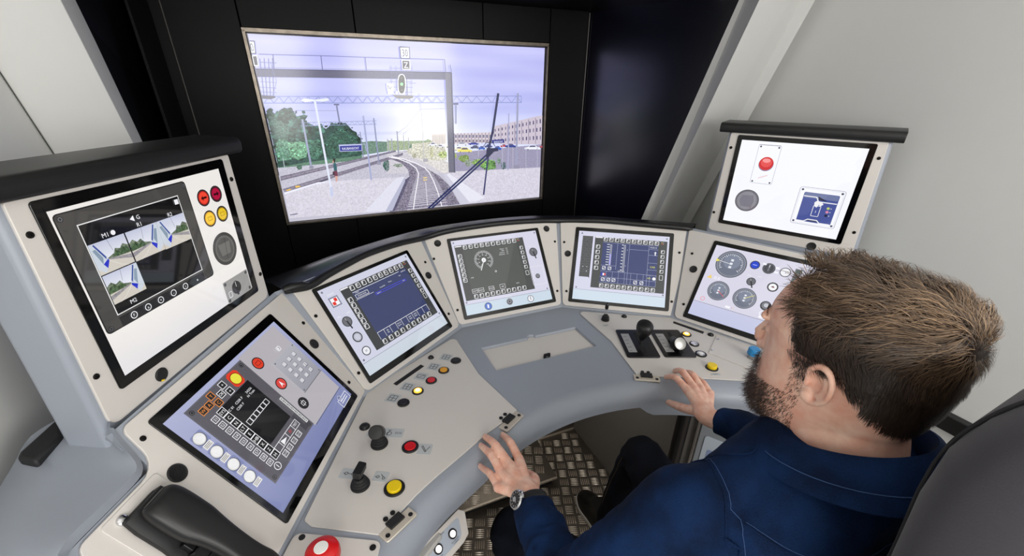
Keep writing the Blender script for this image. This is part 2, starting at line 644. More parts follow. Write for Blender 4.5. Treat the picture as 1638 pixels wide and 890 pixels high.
def resample(pts, n):
    s = [0]
    for i in range(1, len(pts)):
        s.append(s[-1] + (pts[i] - pts[i - 1]).length)
    out = []
    for k in range(n):
        x = s[-1] * k / (n - 1)
        i = max(j for j in range(len(s)) if s[j] <= x + 1e-9)
        i = min(i, len(pts) - 2)
        out.append(pts[i].lerp(pts[i + 1], (x - s[i]) / (s[i + 1] - s[i])))
    return out
# upright housings for the two upper screens, their shelves and black visors
for k, s in (('M1', -1), ('M7', 1)):
    mb = MB()
    mb.prism(rounded([(-0.244, -0.262), (0.244, -0.262), (0.2275, 0.168), (-0.232, 0.168)] if s < 0 else [(-0.236, -0.262), (0.244, -0.262), (0.2265, 0.168), (-0.2275, 0.168)], [0, 0, 0.01, 0.01], 4), -0.085, -0.004, M=FR[k])
    mb.build('screen_housing', grey, console, bevel=0.010, segs=4)
    f = FR[k]
    def q(u, w): p = f @ Vector((u, 0, w)); return (p.x, p.y)
    k2 = 'M2' if s < 0 else 'M6'
    a0 = at_z(k2, s * 0.47, ZSH, W0); a1 = at_z(k2, s * 0.245, ZSH, W0)
    inner = [(.228, .184), (.233, .168), (.239, .140), (.2445, .118), (.256, .1045), (.275, .0995), (.33, .0990), (.375, .0990), (.388, .0965), (.392, .085), (.392, -.05), (.392, -.175)]
    inn = [pp(k2, s * u, v, -.004) for u, v in inner]
    lip = [pp(k2, s * (u + du), v + dv, w) for (u, v), (du, dv, w) in zip(inner, [(.004, .004, -.002), (.007, .004, .000), (.010, .004, .003), (.012, .006, .006), (.010, .010, .009), (.004, .013, .009), (.0, .014, .009), (.004, .014, .009), (.010, .010, .009), (.014, .004, .009), (.014, 0, .009), (.014, 0, .009)])]
    outp = [f @ Vector((s * .205, -.196, -.02)), f @ Vector((s * .210, -.212, -.05)), f @ Vector((s * .215, -.226, -.09)), Vector((s * 1.060, .440, 1.070)), Vector((s * 1.112, .40, 1.066)), Vector((s * 1.116, .34, 1.055)), Vector((s * 1.116, .27, 1.046)), Vector((s * 1.112, .18, 1.040)), Vector((s * 1.105, .10, 1.036)), Vector((s * 1.09, .03, 1.030)), Vector((s * 1.05, -.06, 1.00)), Vector((s * 1.0, -.14, .90))]
    if s > 0:
        inn, lip = inn[:7], lip[:7]
        outp = outp[:3] + [Vector((1.06, .42, 1.07)), Vector((1.05, .37, 1.05)), Vector((1.02, .32, 1.02)), Vector((.985, .285, .98))]
    l2 = [lip[i].lerp(outp[i], .18) + Vector((0, 0, .002)) for i in range(len(lip))]
    l3 = [lip[i].lerp(outp[i], .6) for i in range(len(lip))]
    edge = [p + Vector((s * .006, -.004, -.010)) for p in outp]
    sk = [Vector((p.x, p.y, .55)) for p in edge]
    rows_ = [resample(catmull(r_, 4), 60) for r_ in (inn, lip, l2, l3, outp, edge, sk)]
    mb = MB(); mb.strip(rows_ if s < 0 else rows_[::-1])
    mb.build('side_shelf', grey, console, angle=60)
    prof_v = rounded([(-0.090, 0.164), (0.014, 0.164), (0.018, 0.196), (-0.090, 0.200)], [0.002, 0.010, 0.014, 0.004], 5)
    Mv = FR[k] @ Matrix(((0, 0, 1, 0), (0, 1, 0, 0), (1, 0, 0, 0), (0, 0, 0, 1)))
    mb = MB(); mb.prism(prof_v, -0.256, 0.250, M=Mv)
    mb.build('visor', black_satin, console, bevel=0.004, segs=3)

# hood rim and dash hood behind the monitors
rim = [pp('M3', -.262, .178, .004), pp('M3', -.19, .170, .004), pp('M3', -.127, .180, .004), pp('M3', -.047, .189, .004), pp('M3', .039, .195, .004), pp('M3', .166, .190, .004),
       (pp('M3', .281, .175, .004) + pp('M4', -.272, .175, .004)) / 2, pp('M4', -.192, .187, .004), pp('M4', -.081, .193, .004), pp('M4', .055, .194, .004), pp('M4', .19, .187, .004),
       (pp('M4', .296, .177, .004) + pp('M5', -.259, .179, .004)) / 2, pp('M5', -.101, .190, .004), pp('M5', .034, .187, .004), pp('M5', .15, .184, .004), pp('M5', .225, .182, .004), pp('M5', .262, .180, .004)]
rim = catmull(rim, 5)
mb = MB(); mb.tube(rim, [0.006 + 0.005 * min(1, i / 4, (len(rim) - 1 - i) / 4) for i in range(len(rim))], 12)
mb.tube([pp('M3', -.262, .186, .0), pp('M3', -.245, .184, .006), pp('M3', -.215, .178, .008), pp('M3', -.195, .172, .008)], [0.010, 0.013, 0.013, 0.007], 12)
mb.build('hood_rim', black_satin, console)
outer_arc = catmull([Vector(p) for p in ((-0.80, 0.86, 1.102), (-0.67, 0.945, 1.104), (-0.582, 1.010, 1.105), (-0.483, 1.068, 1.106), (-0.373, 1.127, 1.107), (-0.253, 1.172, 1.108), (-0.11, 1.195, 1.108), (0.05, 1.198, 1.108), (0.20, 1.180, 1.108), (0.36, 1.12, 1.107), (0.52, 1.02, 1.106), (0.66, 0.93, 1.104), (0.80, 0.84, 1.102))], 6)
n = len(outer_arc)
ri = resample(rim, n)
ri = [p + Vector((0, 0, .004)) for p in ri]
mid = [ri[i].lerp(outer_arc[i], .5) + Vector((0, 0, .010)) for i in range(n)]
low = [p + Vector((p.x * .03, 0.03, -0.012)) for p in outer_arc]
low2 = [p + Vector((p.x * .05, 0.06, -0.30)) for p in outer_arc]
mb = MB(); mb.strip([ri, mid, outer_arc, low, low2])
mb.build('dash_hood', mat('dash_hood_black', (20, 20, 26), 0.27, spec=0.9, bump=0.05, bscale=900), console, angle=60)

# ------------------------------------------------------------------ under the desk
mb = MB(); mb.box(0.40, 0.425, 0.385, 1.02, 0.0, 0.76)
mb.build('kneehole_side_panel', dark_grey, console, bevel=0.002)
mb = MB(); mb.box(-0.75, 0.45, 1.0, 1.02, 0.0, 0.80)
mb.build('kneehole_back_panel', dark_grey, console)
mb = MB(); tread(mb, Matrix(((1, 0, 0, 0), (0, 0, -1, 1.0), (0, 1, 0, 0), (0, 0, 0, 1))), -0.5, 0.40, 0.0, 0.26, R(-21))
o = mb.build('kick_plate_bars', bar_steel, console, angle=80); o['kind'] = 'stuff'
mb = MB(); mb.box(-0.5, 0.399, 0.994, 0.9995, 0.0, 0.27)
mb.build('kick_plate', dark_steel, console)
mb = MB(); mb.box(0.0, 0.399, 0.988, 0.996, 0.0, 0.012)
mb.build('floor_strip', bar_steel, console, bevel=0.002)
# right pedestal with a steel edge strip
mb = MB(); mb.prism([(0.415, 0.382), (0.585, 0.123), (0.80, 0.05), (1.02, 0.10), (0.98, 0.32), (0.78, 0.42)], 0.0, 0.74)
mb.build('pedestal', dark_grey, console, bevel=0.004)
mb = MB(); mb.tube([(0.412, 0.372, 0.02), (0.412, 0.372, 0.74)], 0.022, 14)
mb.build('pedestal_post', mat('dark_satin_post', (60, 58, 57), 0.3, 0.7), console)
mb = MB(); mb.box(-0.005, 0.005, -0.006, 0.006, 0.05, 0.70, M=TR(0.4415, 0.3325, 0, -57))
mb.build('pedestal_edge_strip', chrome, console, bevel=0.002)
Mp = Matrix(((.5485, 0, -.836, .415), (-.836, 0, -.5485, .382), (0, 1, 0, 0), (0, 0, 0, 1)))
mb = MB(); mb.prism(rounded(rect(.066, .04, .300, .69), .006, 3), 0, .006, M=Mp)
pd = mb.build('equipment_door', mat('light_grey_door', (150, 155, 160), .4), console, bevel=.001)
mb = MB(); mb.prism(rounded(rect(.084, .12, .290, .552), .008, 3), .006, .008, M=Mp)
mb.build('door_window', mat('pale_blue_window', (206, 216, 228), .12), pd)
mb = MB(); mb.prism(rounded(rect(.100, .30, .240, .50), .006, 3), .008, .0085, M=Mp)
mb.build('blue_notice', mat('pale_blue_print', (150, 166, 205), .3), pd)
# left pedestal with two lit push buttons
mb = MB(); mb.prism([(-0.475, 0.205), (-0.62, 0.10), (-0.70, -0.16), (-0.92, -0.08), (-0.88, 0.10), (-0.75, 0.30), (-0.52, 0.33)], 0.0, 0.70)
mb.build('pedestal', mat('light_grey_pedestal', (196, 194, 190), 0.45), console, bevel=0.004)

# footrest
foot = thing('footrest', 'steel tread plate footrest box on the floor under the desk', 'footrest', TR(-0.085, 0.715, 0))
Mf = Matrix.Translation((0, 0, 0.055)) @ Matrix.Rotation(R(14), 4, 'X')
mb = MB(); mb.box(-0.235, 0.225, 0.0, 0.25, -0.004, 0.0, M=Mf)
mb.build('top_plate', mat('footrest_steel', (112, 104, 94), 0.36, 0.8, grain=0.2, gscale=60), foot, bevel=0.001)
mb = MB(); tread(mb, Mf, -0.235, 0.225, 0.0, 0.25, R(-21))
o = mb.build('tread_bars', bar_steel, foot, angle=80); o['kind'] = 'stuff'
mb = MB(); mb.box(-0.237, 0.227, -0.006, 0.004, -0.006, 0.006, M=Mf)
mb.build('nosing', bar_steel, foot, bevel=0.002)
mb = MB(); mb.box(-0.225, 0.215, 0.02, 0.235, 0.0, 0.05)
mb.build('box_base', black_matt, foot, bevel=0.003)
PICTURE = [
 (188,186,200,25,[-590,-122,-53,-77,-80,-354,-591,-325]),
 (200,196,205,25,[-161,-83,-18,-89,112,-165,598,-195,600,-221,98,-188,23,-183,-171,-171]),
 (150,146,172,20,[134,-99,592,-80,594,-190,130,-181]),
 (212,208,206,40,[-77,-95,30,-92,113,-142,111,-183,85,-187,26,-149]),
 (205,203,188,60,[-61,-54,34,-39,98,-72,104,-130,9,-125,-76,-87]),
 (95,130,110,40,[-587,-106,-406,-100,-262,-90,-265,-107,-409,-116,-585,-122]),
 (96,90,110,-5,[-585,-157,-121,-77]),
 (96,90,110,-5,[-586,-168,-122,-81]),
 (96,90,110,-5,[-586,-207,-93,-90]),
 (96,90,110,-5,[-583,-218,-93,-94]),
 (140,134,150,50,[-585,-154,-121,-76,-122,-82,-587,-172]),
 (140,134,150,50,[-585,-204,-99,-90,-93,-99,-584,-224]),
 (95,90,112,-3,[-585,-157,-121,-77]),
 (95,90,112,-3,[-586,-168,-122,-81]),
 (95,90,112,-3,[-586,-207,-93,-90]),
 (95,90,112,-3,[-583,-218,-93,-94]),
 (232,190,90,0,[-540,-196,-524,-195,-520,-201,-539,-203]),
 (232,190,90,0,[-576,-209,-560,-206,-555,-210,-574,-213]),
 (128,122,140,90,[-155,-108,-129,-101,-57,-127,6,-159,65,-198,107,-243,155,-336,69,-337,-156,-340,-101,-222,-74,-189,-77,-160,-104,-130]),
 (92,88,112,60,[-97,-204,-71,-189,-112,-268,-156,-340,-179,-339]),
 (186,182,196,-9,[-97,-338,94,-336]),
 (186,182,196,-8,[-92,-324,89,-320]),
 (186,182,196,-8,[-89,-314,86,-309]),
 (186,182,196,-7,[-86,-306,83,-299]),
 (186,182,196,-7,[-83,-298,80,-290]),
 (186,182,196,-7,[-81,-291,77,-281]),
 (186,182,196,-7,[-79,-284,75,-274]),
 (186,182,196,-6,[-77,-278,72,-266]),
 (186,182,196,-6,[-74,-271,69,-259]),
 (186,182,196,-6,[-72,-265,66,-252]),
 (186,182,196,-6,[-69,-259,63,-246]),
 (186,182,196,-5,[-67,-254,61,-239]),
 (186,182,196,-5,[-65,-248,58,-233]),
 (186,182,196,-5,[-63,-243,55,-227]),
 (186,182,196,-5,[-60,-237,53,-221]),
 (186,182,196,-5,[-58,-232,50,-215]),
 (186,182,196,-4,[-56,-227,47,-209]),
 (186,182,196,-4,[-54,-222,44,-204]),
 (186,182,196,-4,[-52,-217,41,-199]),
 (186,182,196,-4,[-50,-212,38,-194]),
 (186,182,196,-4,[-49,-207,35,-189]),
 (186,182,196,-4,[-47,-202,32,-184]),
 (186,182,196,-3,[-45,-197,29,-179]),
 (186,182,196,-3,[-43,-192,25,-174]),
 (186,182,196,-3,[-42,-187,21,-170]),
 (186,182,196,-3,[-40,-183,17,-166]),
 (186,182,196,-3,[-41,-178,13,-163]),
 (186,182,196,-2,[-42,-174,10,-159]),
 (186,182,196,-2,[-43,-169,6,-155]),
 (186,182,196,-2,[-44,-165,2,-152]),
 (186,182,196,-2,[-45,-160,-3,-150]),
 (186,182,196,-2,[-47,-156,-8,-148]),
 (186,182,196,-2,[-50,-153,-12,-146]),
 (186,182,196,-2,[-53,-150,-17,-144]),
 (186,182,196,-2,[-56,-148,-21,-141]),
 (186,182,196,-2,[-59,-145,-25,-139]),
 (186,182,196,-2,[-62,-142,-30,-137]),
 (186,182,196,-2,[-66,-139,-34,-135]),
 (186,182,196,-2,[-68,-136,-38,-133]),
 (186,182,196,-2,[-71,-133,-43,-131]),
 (186,182,196,-2,[-75,-131,-47,-130]),
 (186,182,196,-2,[-78,-129,-51,-128]),
 (186,182,196,-2,[-82,-128,-56,-126]),
 (186,182,196,-2,[-86,-126,-60,-125]),
 (186,182,196,-2,[-89,-125,-64,-123]),
 (186,182,196,-2,[-93,-123,-68,-122]),
 (236,234,240,-7,[-70,-338,-55,-273,-39,-214,-32,-180,-40,-156,-69,-132,-113,-112,-152,-102]),
 (236,234,240,-7,[66,-337,51,-270,33,-214,16,-177,-2,-156,-42,-133,-96,-112,-141,-101]),
 (215,212,222,-5,[-3,-327,-3,-265,-3,-220]),
 (225,200,130,0,[-12,-197,5,-197,5,-202,-12,-202]),
 (225,200,130,0,[-13,-207,4,-208,4,-212,-13,-212]),
 (206,202,214,22,[-585,-218,-448,-186,-96,-189,-94,-194,-142,-265,-193,-334,-589,-324]),
 (226,226,240,0,[-585,-218,-448,-186,-388,-186,-466,-196,-584,-226]),
 (214,214,228,5,[-134,-193,-95,-189,-97,-203,-196,-334,-290,-331]),
 (176,178,200,0,[-95,-189,-95,-209,-165,-335,-196,-334]),
 (204,200,214,22,[91,-188,583,-189,587,-336,162,-335,108,-225,84,-196]),
 (220,220,232,5,[85,-195,110,-189,283,-315,251,-328,203,-330,162,-335]),
 (196,196,212,0,[82,-193,94,-188,203,-330,162,-335]),
 (130,126,150,0,[-583,-309,-551,-306,-557,-312,-581,-313]),
 (80,78,98,0,[-454,-186,-408,-172,-398,-176,-438,-187]),
 (222,214,208,0,[41,-17,105,-16,102,-56,41,-61]),
 (208,198,205,0,[132,-17,328,-16,327,-61,136,-62]),
 (196,186,200,0,[328,8,398,20,480,34,549,47,586,51,591,-80,399,-73,331,-61]),
 (180,172,172,0,[44,-21,46,-21,43,-59,41,-58]),
 (180,172,172,0,[51,-21,53,-21,50,-59,49,-59]),
 (180,172,172,0,[58,-22,60,-22,58,-59,56,-59]),
 (180,172,172,0,[66,-22,67,-22,65,-59,63,-59]),
 (180,172,172,0,[73,-22,75,-22,72,-60,70,-60]),
 (180,172,172,0,[80,-22,82,-22,79,-60,78,-60]),
 (180,172,172,0,[87,-22,89,-22,87,-60,85,-60]),
 (180,172,172,0,[95,-23,96,-23,94,-61,92,-60]),
 (120,112,130,0,[142,-16,145,-16,143,-58,139,-59]),
 (110,108,140,0,[147,-22,154,-22,154,-35,146,-35]),
 (110,100,120,0,[146,-43,153,-43,153,-53,145,-53]),
 (120,112,130,0,[158,-16,161,-16,159,-59,156,-60]),
 (110,108,140,0,[163,-23,171,-22,170,-35,162,-36]),
 (110,100,120,0,[162,-43,170,-43,169,-53,162,-54]),
 (120,112,130,0,[174,-16,177,-16,175,-59,172,-60]),
 (110,108,140,0,[179,-23,187,-23,186,-36,179,-36]),
 (110,100,120,0,[178,-44,186,-44,186,-54,178,-54]),
 (120,112,130,0,[190,-16,193,-17,192,-60,189,-61]),
 (110,108,140,0,[196,-24,203,-23,203,-36,195,-37]),
 (110,100,120,0,[195,-45,203,-44,202,-55,195,-55]),
 (120,112,130,0,[207,-17,210,-17,208,-60,205,-62]),
 (110,108,140,0,[212,-24,220,-24,219,-37,212,-37]),
 (110,100,120,0,[211,-45,219,-45,219,-55,211,-55]),
 (120,112,130,0,[223,-17,227,-17,225,-61,222,-62]),
 (110,108,140,0,[229,-25,237,-24,236,-37,228,-38]),
 (110,100,120,0,[228,-46,236,-45,236,-56,228,-56]),
 (120,112,130,0,[240,-17,243,-17,242,-62,239,-63]),
 (110,108,140,0,[246,-25,253,-25,253,-38,245,-38]),
 (110,100,120,0,[245,-46,253,-46,253,-56,245,-57]),
 (120,112,130,0,[257,-17,260,-17,259,-62,256,-63]),
 (110,108,140,0,[262,-26,270,-25,270,-39,262,-39]),
 (110,100,120,0,[262,-47,270,-47,270,-57,262,-57]),
 (120,112,130,0,[274,-17,277,-17,276,-63,273,-64]),
 (110,108,140,0,[279,-26,287,-26,287,-39,279,-39]),
 (110,100,120,0,[279,-48,287,-47,287,-58,279,-58]),
 (120,112,130,0,[291,-17,294,-17,293,-64,290,-65]),
 (110,108,140,0,[296,-27,304,-26,304,-40,296,-40]),
 (110,100,120,0,[296,-48,304,-48,304,-58,296,-59]),
 (120,112,130,0,[308,-17,311,-17,310,-64,307,-65]),
 (110,108,140,0,[314,-27,322,-27,321,-40,313,-41]),
 (110,100,120,0,[313,-49,321,-48,321,-59,313,-59]),
 (128,120,142,0,[333,5,336,5,335,-68,333,-66]),
 (120,112,140,0,[338,-3,344,-3,344,-14,338,-14]),
 (66,64,104,0,[338,-25,344,-25,344,-36,338,-36]),
 (66,64,104,0,[338,-47,343,-47,343,-58,338,-58]),
 (66,64,104,0,[356,-1,361,0,361,-12,356,-11]),
 (66,64,104,0,[356,-23,361,-23,361,-35,356,-34]),
 (120,112,140,0,[356,-46,361,-46,361,-58,356,-58]),
 (128,120,142,0,[368,10,370,11,371,-69,368,-68]),
 (66,64,104,0,[373,2,379,3,379,-9,373,-9]),
 (120,112,140,0,[373,-22,379,-21,379,-33,373,-33]),
 (66,64,104,0,[373,-46,379,-46,379,-58,373,-58]),
 (120,112,140,0,[391,5,396,6,396,-7,391,-7]),
 (66,64,104,0,[391,-20,396,-20,396,-32,391,-32]),
 (66,64,104,0,[391,-45,396,-45,397,-58,391,-58]),
 (128,120,142,0,[403,16,406,17,406,-71,404,-69]),
 (66,64,104,0,[408,8,414,8,414,-5,408,-4]),
 (66,64,104,0,[409,-18,414,-18,414,-31,409,-31]),
 (120,112,140,0,[409,-45,414,-44,415,-58,409,-57]),
 (66,64,104,0,[426,11,432,11,432,-2,426,-2]),
 (120,112,140,0,[426,-16,432,-16,432,-30,427,-30]),
 (66,64,104,0,[427,-44,432,-44,433,-58,427,-57]),
 (128,120,142,0,[438,22,441,23,443,-72,440,-71]),
 (120,112,140,0,[444,14,449,14,450,0,444,0]),
 (66,64,104,0,[444,-15,450,-14,450,-29,445,-28]),
 (66,64,104,0,[445,-44,451,-43,451,-58,445,-57]),
 (66,64,104,0,[462,17,467,17,468,3,462,3]),
 (66,64,104,0,[463,-13,468,-12,468,-27,463,-27]),
 (120,112,140,0,[463,-43,469,-43,469,-58,464,-57]),
 (128,120,142,0,[474,28,477,29,479,-73,477,-72]),
 (66,64,104,0,[480,20,485,20,486,5,480,5]),
 (120,112,140,0,[481,-11,486,-11,487,-26,481,-26]),
 (66,64,104,0,[482,-42,487,-42,488,-58,482,-57]),
 (120,112,140,0,[498,23,504,23,504,7,498,8]),
 (66,64,104,0,[499,-9,505,-9,505,-25,499,-25]),
 (66,64,104,0,[500,-42,506,-41,506,-58,500,-57]),
 (128,120,142,0,[510,34,513,35,517,-75,514,-74]),
 (66,64,104,0,[516,26,522,26,522,10,517,10]),
 (66,64,104,0,[517,-7,523,-7,524,-24,518,-23]),
 (120,112,140,0,[519,-41,524,-41,525,-58,519,-57]),
 (66,64,104,0,[535,29,540,29,541,12,535,12]),
 (120,112,140,0,[536,-6,542,-5,542,-22,537,-22]),
 (66,64,104,0,[537,-40,543,-40,544,-57,538,-57]),
 (128,120,142,0,[547,40,550,41,555,-76,552,-75]),
 (120,112,140,0,[553,32,559,32,559,15,554,15]),
 (66,64,104,0,[554,-4,560,-3,561,-21,555,-21]),
 (66,64,104,0,[556,-40,562,-39,563,-57,557,-57]),
 (66,64,104,0,[571,35,577,35,578,17,572,17]),
 (66,64,104,0,[573,-2,579,-1,580,-20,574,-20]),
 (120,112,140,0,[575,-39,581,-39,582,-57,576,-57]),
 (112,138,124,60,[-276,-29,-255,-38,-221,-34,-117,-43,-69,-39,-50,-43,-53,-69,-121,-74,-273,-90]),
 (160,175,145,60,[-155,-35,-72,-40,10,-41,22,-35,36,-43,33,-48,-55,-52,-69,-76,-160,-77]),
 (52,78,74,80,[-584,76,-563,95,-559,70,-521,94,-493,89,-483,64,-458,69,-443,66,-457,49,-425,28,-400,27,-386,17,-362,34,-309,38,-287,9,-263,-19,-255,-38,-268,-90,-406,-100,-486,-106,-585,-119,-584,-23]),
 (98,140,120,90,[-570,-24,-543,-14,-527,-30,-523,-62,-534,-93,-580,-96,-581,-54]),
 (112,160,130,90,[-534,-30,-501,-26,-472,-32,-467,-59,-477,-85,-509,-94,-532,-82]),
 (58,92,82,90,[-393,-25,-334,15,-284,-13,-277,-79,-352,-97,-400,-95]),
 (72,104,94,90,[-569,46,-539,51,-518,15,-528,-10,-567,-14]),
 (70,110,96,90,[-455,-23,-424,-24,-412,-72,-448,-97,-472,-85]),
 (180,190,200,-4,[-563,-121,-561,-86]),
 (70,100,92,90,[-159,-136,-159,-146,-162,-152,-169,-153,-175,-158,-178,-152,-182,-143,-185,-135,-179,-125,-176,-119,-170,-118,-164,-113,-158,-119,-158,-128]),
 (110,130,115,90,[-104,-139,-103,-143,-106,-145,-116,-145,-124,-146,-129,-144,-135,-140,-140,-137,-133,-134,-130,-132,-122,-132,-114,-131,-105,-133,-103,-136]),
 (80,110,96,90,[-500,-123,-501,-128,-503,-130,-508,-131,-513,-133,-516,-130,-519,-126,-521,-122,-516,-117,-514,-114,-509,-114,-504,-112,-500,-115,-500,-119]),
 (128,150,88,90,[207,-126,208,-134,203,-138,189,-139,177,-142,169,-137,159,-130,153,-124,162,-117,166,-112,180,-112,191,-108,204,-114,207,-120]),
 (104,146,84,90,[340,-164,343,-175,335,-181,314,-182,296,-186,284,-179,269,-169,259,-159,272,-149,279,-143,298,-142,315,-138,336,-145,340,-155]),
 (130,160,92,90,[284,-148,286,-156,279,-161,262,-161,247,-164,238,-159,225,-152,217,-145,228,-138,234,-133,250,-133,263,-130,280,-135,283,-142]),
 (176,190,130,90,[102,-104,103,-110,99,-114,88,-115,78,-118,72,-113,65,-107,60,-102,67,-95,71,-91,81,-91,90,-87,100,-92,102,-98]),
 (120,140,130,90,[367,-147,367,-153,365,-157,360,-158,355,-162,352,-157,347,-151,345,-146,348,-139,350,-135,355,-135,360,-131,365,-136,367,-141]),
 (84,104,110,90,[393,-170,393,-178,391,-183,385,-184,379,-188,375,-182,371,-175,367,-169,371,-161,373,-156,379,-155,385,-151,391,-157,392,-163]),
 (140,150,140,90,[217,-148,218,-155,215,-160,206,-161,198,-164,193,-159,187,-152,183,-146,189,-139,192,-134,200,-133,207,-130,215,-135,217,-141]),
 (140,150,140,90,[-102,-139,-101,-143,-105,-144,-115,-144,-125,-146,-130,-143,-138,-140,-143,-137,-136,-134,-132,-132,-122,-132,-114,-131,-103,-134,-102,-137]),
 (110,125,125,90,[-158,-138,-159,-148,-161,-155,-165,-157,-169,-162,-171,-155,-173,-146,-174,-137,-170,-126,-168,-120,-164,-118,-160,-113,-157,-120,-157,-129]),
 (190,190,160,90,[40,-92,40,-103,38,-110,33,-111,29,-117,27,-110,25,-101,23,-91,27,-81,28,-74,33,-72,37,-66,40,-74,41,-83]),
 (180,180,160,90,[-38,-102,-37,-107,-39,-110,-44,-111,-49,-113,-51,-110,-54,-106,-56,-101,-53,-97,-51,-94,-46,-93,-42,-91,-38,-94,-37,-98]),
 (150,165,100,90,[147,-112,148,-117,145,-121,136,-121,129,-124,125,-120,119,-115,115,-110,120,-105,123,-101,131,-101,138,-98,146,-102,147,-107]),
 (228,230,236,0,[20,-63,21,-57,30,-55,35,-50,49,-50,55,-57,62,-58,62,-64]),
 (90,90,120,0,[32,-56,36,-51,48,-52,52,-56]),
 (50,48,62,0,[31,-63,30,-65,28,-65,27,-64,26,-63,27,-61,29,-61,30,-61]),
 (50,48,62,0,[56,-64,55,-66,53,-66,52,-65,51,-64,52,-62,54,-62,55,-62]),
 (215,215,222,0,[56,-71,56,-66,64,-65,68,-60,81,-61,86,-66,92,-67,92,-72]),
 (90,90,120,0,[66,-65,69,-61,80,-62,83,-66]),
 (50,48,62,0,[65,-71,64,-73,63,-73,61,-73,60,-71,61,-69,63,-69,65,-70]),
 (50,48,62,0,[87,-72,86,-74,85,-74,83,-74,82,-72,83,-70,85,-70,87,-70]),
 (230,226,214,0,[98,-72,99,-66,107,-65,111,-60,124,-61,129,-66,136,-68,136,-74]),
 (90,90,120,0,[109,-65,112,-61,123,-62,127,-66]),
 (50,48,62,0,[108,-72,107,-74,106,-75,104,-74,103,-72,104,-71,106,-70,108,-71]),
 (50,48,62,0,[131,-73,130,-75,128,-76,126,-75,126,-73,126,-72,128,-71,130,-72]),
 (220,222,232,0,[142,-65,142,-60,157,-59,163,-54,185,-55,195,-61,206,-62,206,-67]),
 (90,90,120,0,[160,-59,165,-55,184,-56,190,-60]),
 (50,48,62,0,[157,-65,156,-67,155,-68,153,-67,152,-65,153,-64,155,-63,157,-64]),
 (50,48,62,0,[195,-67,195,-68,193,-69,191,-68,190,-67,191,-65,193,-64,195,-65]),
 (50,60,160,0,[206,-65,206,-60,217,-59,223,-56,241,-56,248,-61,258,-62,257,-67]),
 (90,90,120,0,[220,-60,224,-56,239,-57,245,-61]),
 (50,48,62,0,[219,-65,218,-67,216,-68,214,-67,213,-65,214,-64,216,-63,218,-64]),
 (50,48,62,0,[250,-67,249,-68,247,-69,245,-68,244,-67,245,-65,247,-64,249,-65]),
 (230,224,200,0,[135,-87,135,-80,147,-79,152,-73,170,-74,177,-81,186,-83,185,-90]),
 (90,90,120,0,[149,-79,153,-74,168,-75,173,-80]),
 (50,48,62,0,[147,-88,147,-89,145,-90,143,-89,142,-88,143,-86,145,-85,147,-86]),
 (50,48,62,0,[178,-89,177,-91,175,-91,173,-91,173,-89,174,-87,175,-87,177,-88]),
 (226,214,110,0,[152,-94,153,-86,168,-84,175,-76,199,-77,209,-87,222,-89,221,-98]),
 (90,90,120,0,[171,-85,177,-78,198,-79,204,-86]),
 (50,48,62,0,[168,-95,168,-97,166,-97,164,-97,163,-95,164,-93,166,-93,168,-93]),
 (50,48,62,0,[210,-97,209,-99,207,-99,205,-99,205,-97,206,-95,207,-95,209,-95]),
 (80,86,112,0,[215,-82,216,-76,226,-74,230,-69,246,-69,252,-76,260,-78,260,-84]),
 (90,90,120,0,[228,-75,231,-70,244,-71,249,-76]),
 (50,48,62,0,[227,-83,226,-84,224,-85,222,-84,222,-82,222,-81,224,-80,226,-81]),
 (50,48,62,0,[253,-84,253,-85,251,-86,249,-85,248,-84,249,-82,251,-81,253,-82]),
 (60,100,190,0,[253,-88,253,-81,261,-80,264,-74,276,-75,281,-81,287,-83,287,-89]),
 (90,90,120,0,[263,-80,265,-76,276,-76,279,-81]),
 (50,48,62,0,[262,-88,262,-90,260,-91,258,-90,257,-88,258,-86,260,-86,262,-87]),
 (50,48,62,0,[283,-89,282,-91,280,-91,279,-91,278,-89,279,-87,281,-87,282,-87]),
 (44,92,190,0,[332,-92,332,-85,340,-83,344,-77,357,-77,363,-85,370,-86,370,-94]),
 (90,90,120,0,[342,-84,345,-78,356,-79,360,-84]),
 (50,48,62,0,[342,-92,341,-94,339,-95,337,-94,337,-92,337,-90,339,-90,341,-91]),
 (50,48,62,0,[365,-93,364,-95,362,-96,360,-95,359,-93,360,-91,362,-91,364,-92]),
 (70,80,130,0,[284,-80,284,-74,293,-73,297,-67,311,-68,317,-74,324,-76,324,-81]),
 (90,90,120,0,[295,-73,298,-69,310,-69,314,-74]),
 (50,48,62,0,[294,-80,293,-82,292,-82,290,-82,289,-80,290,-78,292,-78,293,-79]),
 (50,48,62,0,[318,-81,317,-83,316,-84,314,-83,313,-81,314,-79,316,-79,318,-80]),
 (196,60,66,0,[364,-81,364,-76,372,-75,375,-70,388,-71,393,-76,399,-77,400,-83]),
 (90,90,120,0,[374,-75,376,-71,387,-72,390,-76]),
 (50,48,62,0,[374,-82,373,-83,371,-84,369,-83,368,-82,369,-80,371,-79,373,-80]),
 (50,48,62,0,[395,-83,394,-84,392,-85,390,-84,390,-82,390,-81,392,-80,394,-81]),
 (44,60,140,0,[388,-84,388,-77,401,-75,406,-69,426,-70,434,-77,444,-79,444,-87]),
 (90,90,120,0,[404,-76,408,-71,424,-71,430,-77]),
 (50,48,62,0,[402,-85,402,-86,400,-87,398,-86,397,-85,398,-83,400,-82,401,-83]),
 (50,48,62,0,[436,-86,435,-88,433,-88,431,-88,430,-86,431,-84,433,-84,435,-84]),
 (232,234,244,0,[492,-98,492,-90,511,-88,519,-81,549,-82,562,-91,577,-93,577,-102]),
 (90,90,120,0,[515,-89,521,-82,546,-83,555,-90]),
 (50,48,62,0,[512,-99,511,-101,509,-102,507,-101,506,-99,507,-97,509,-97,511,-97]),
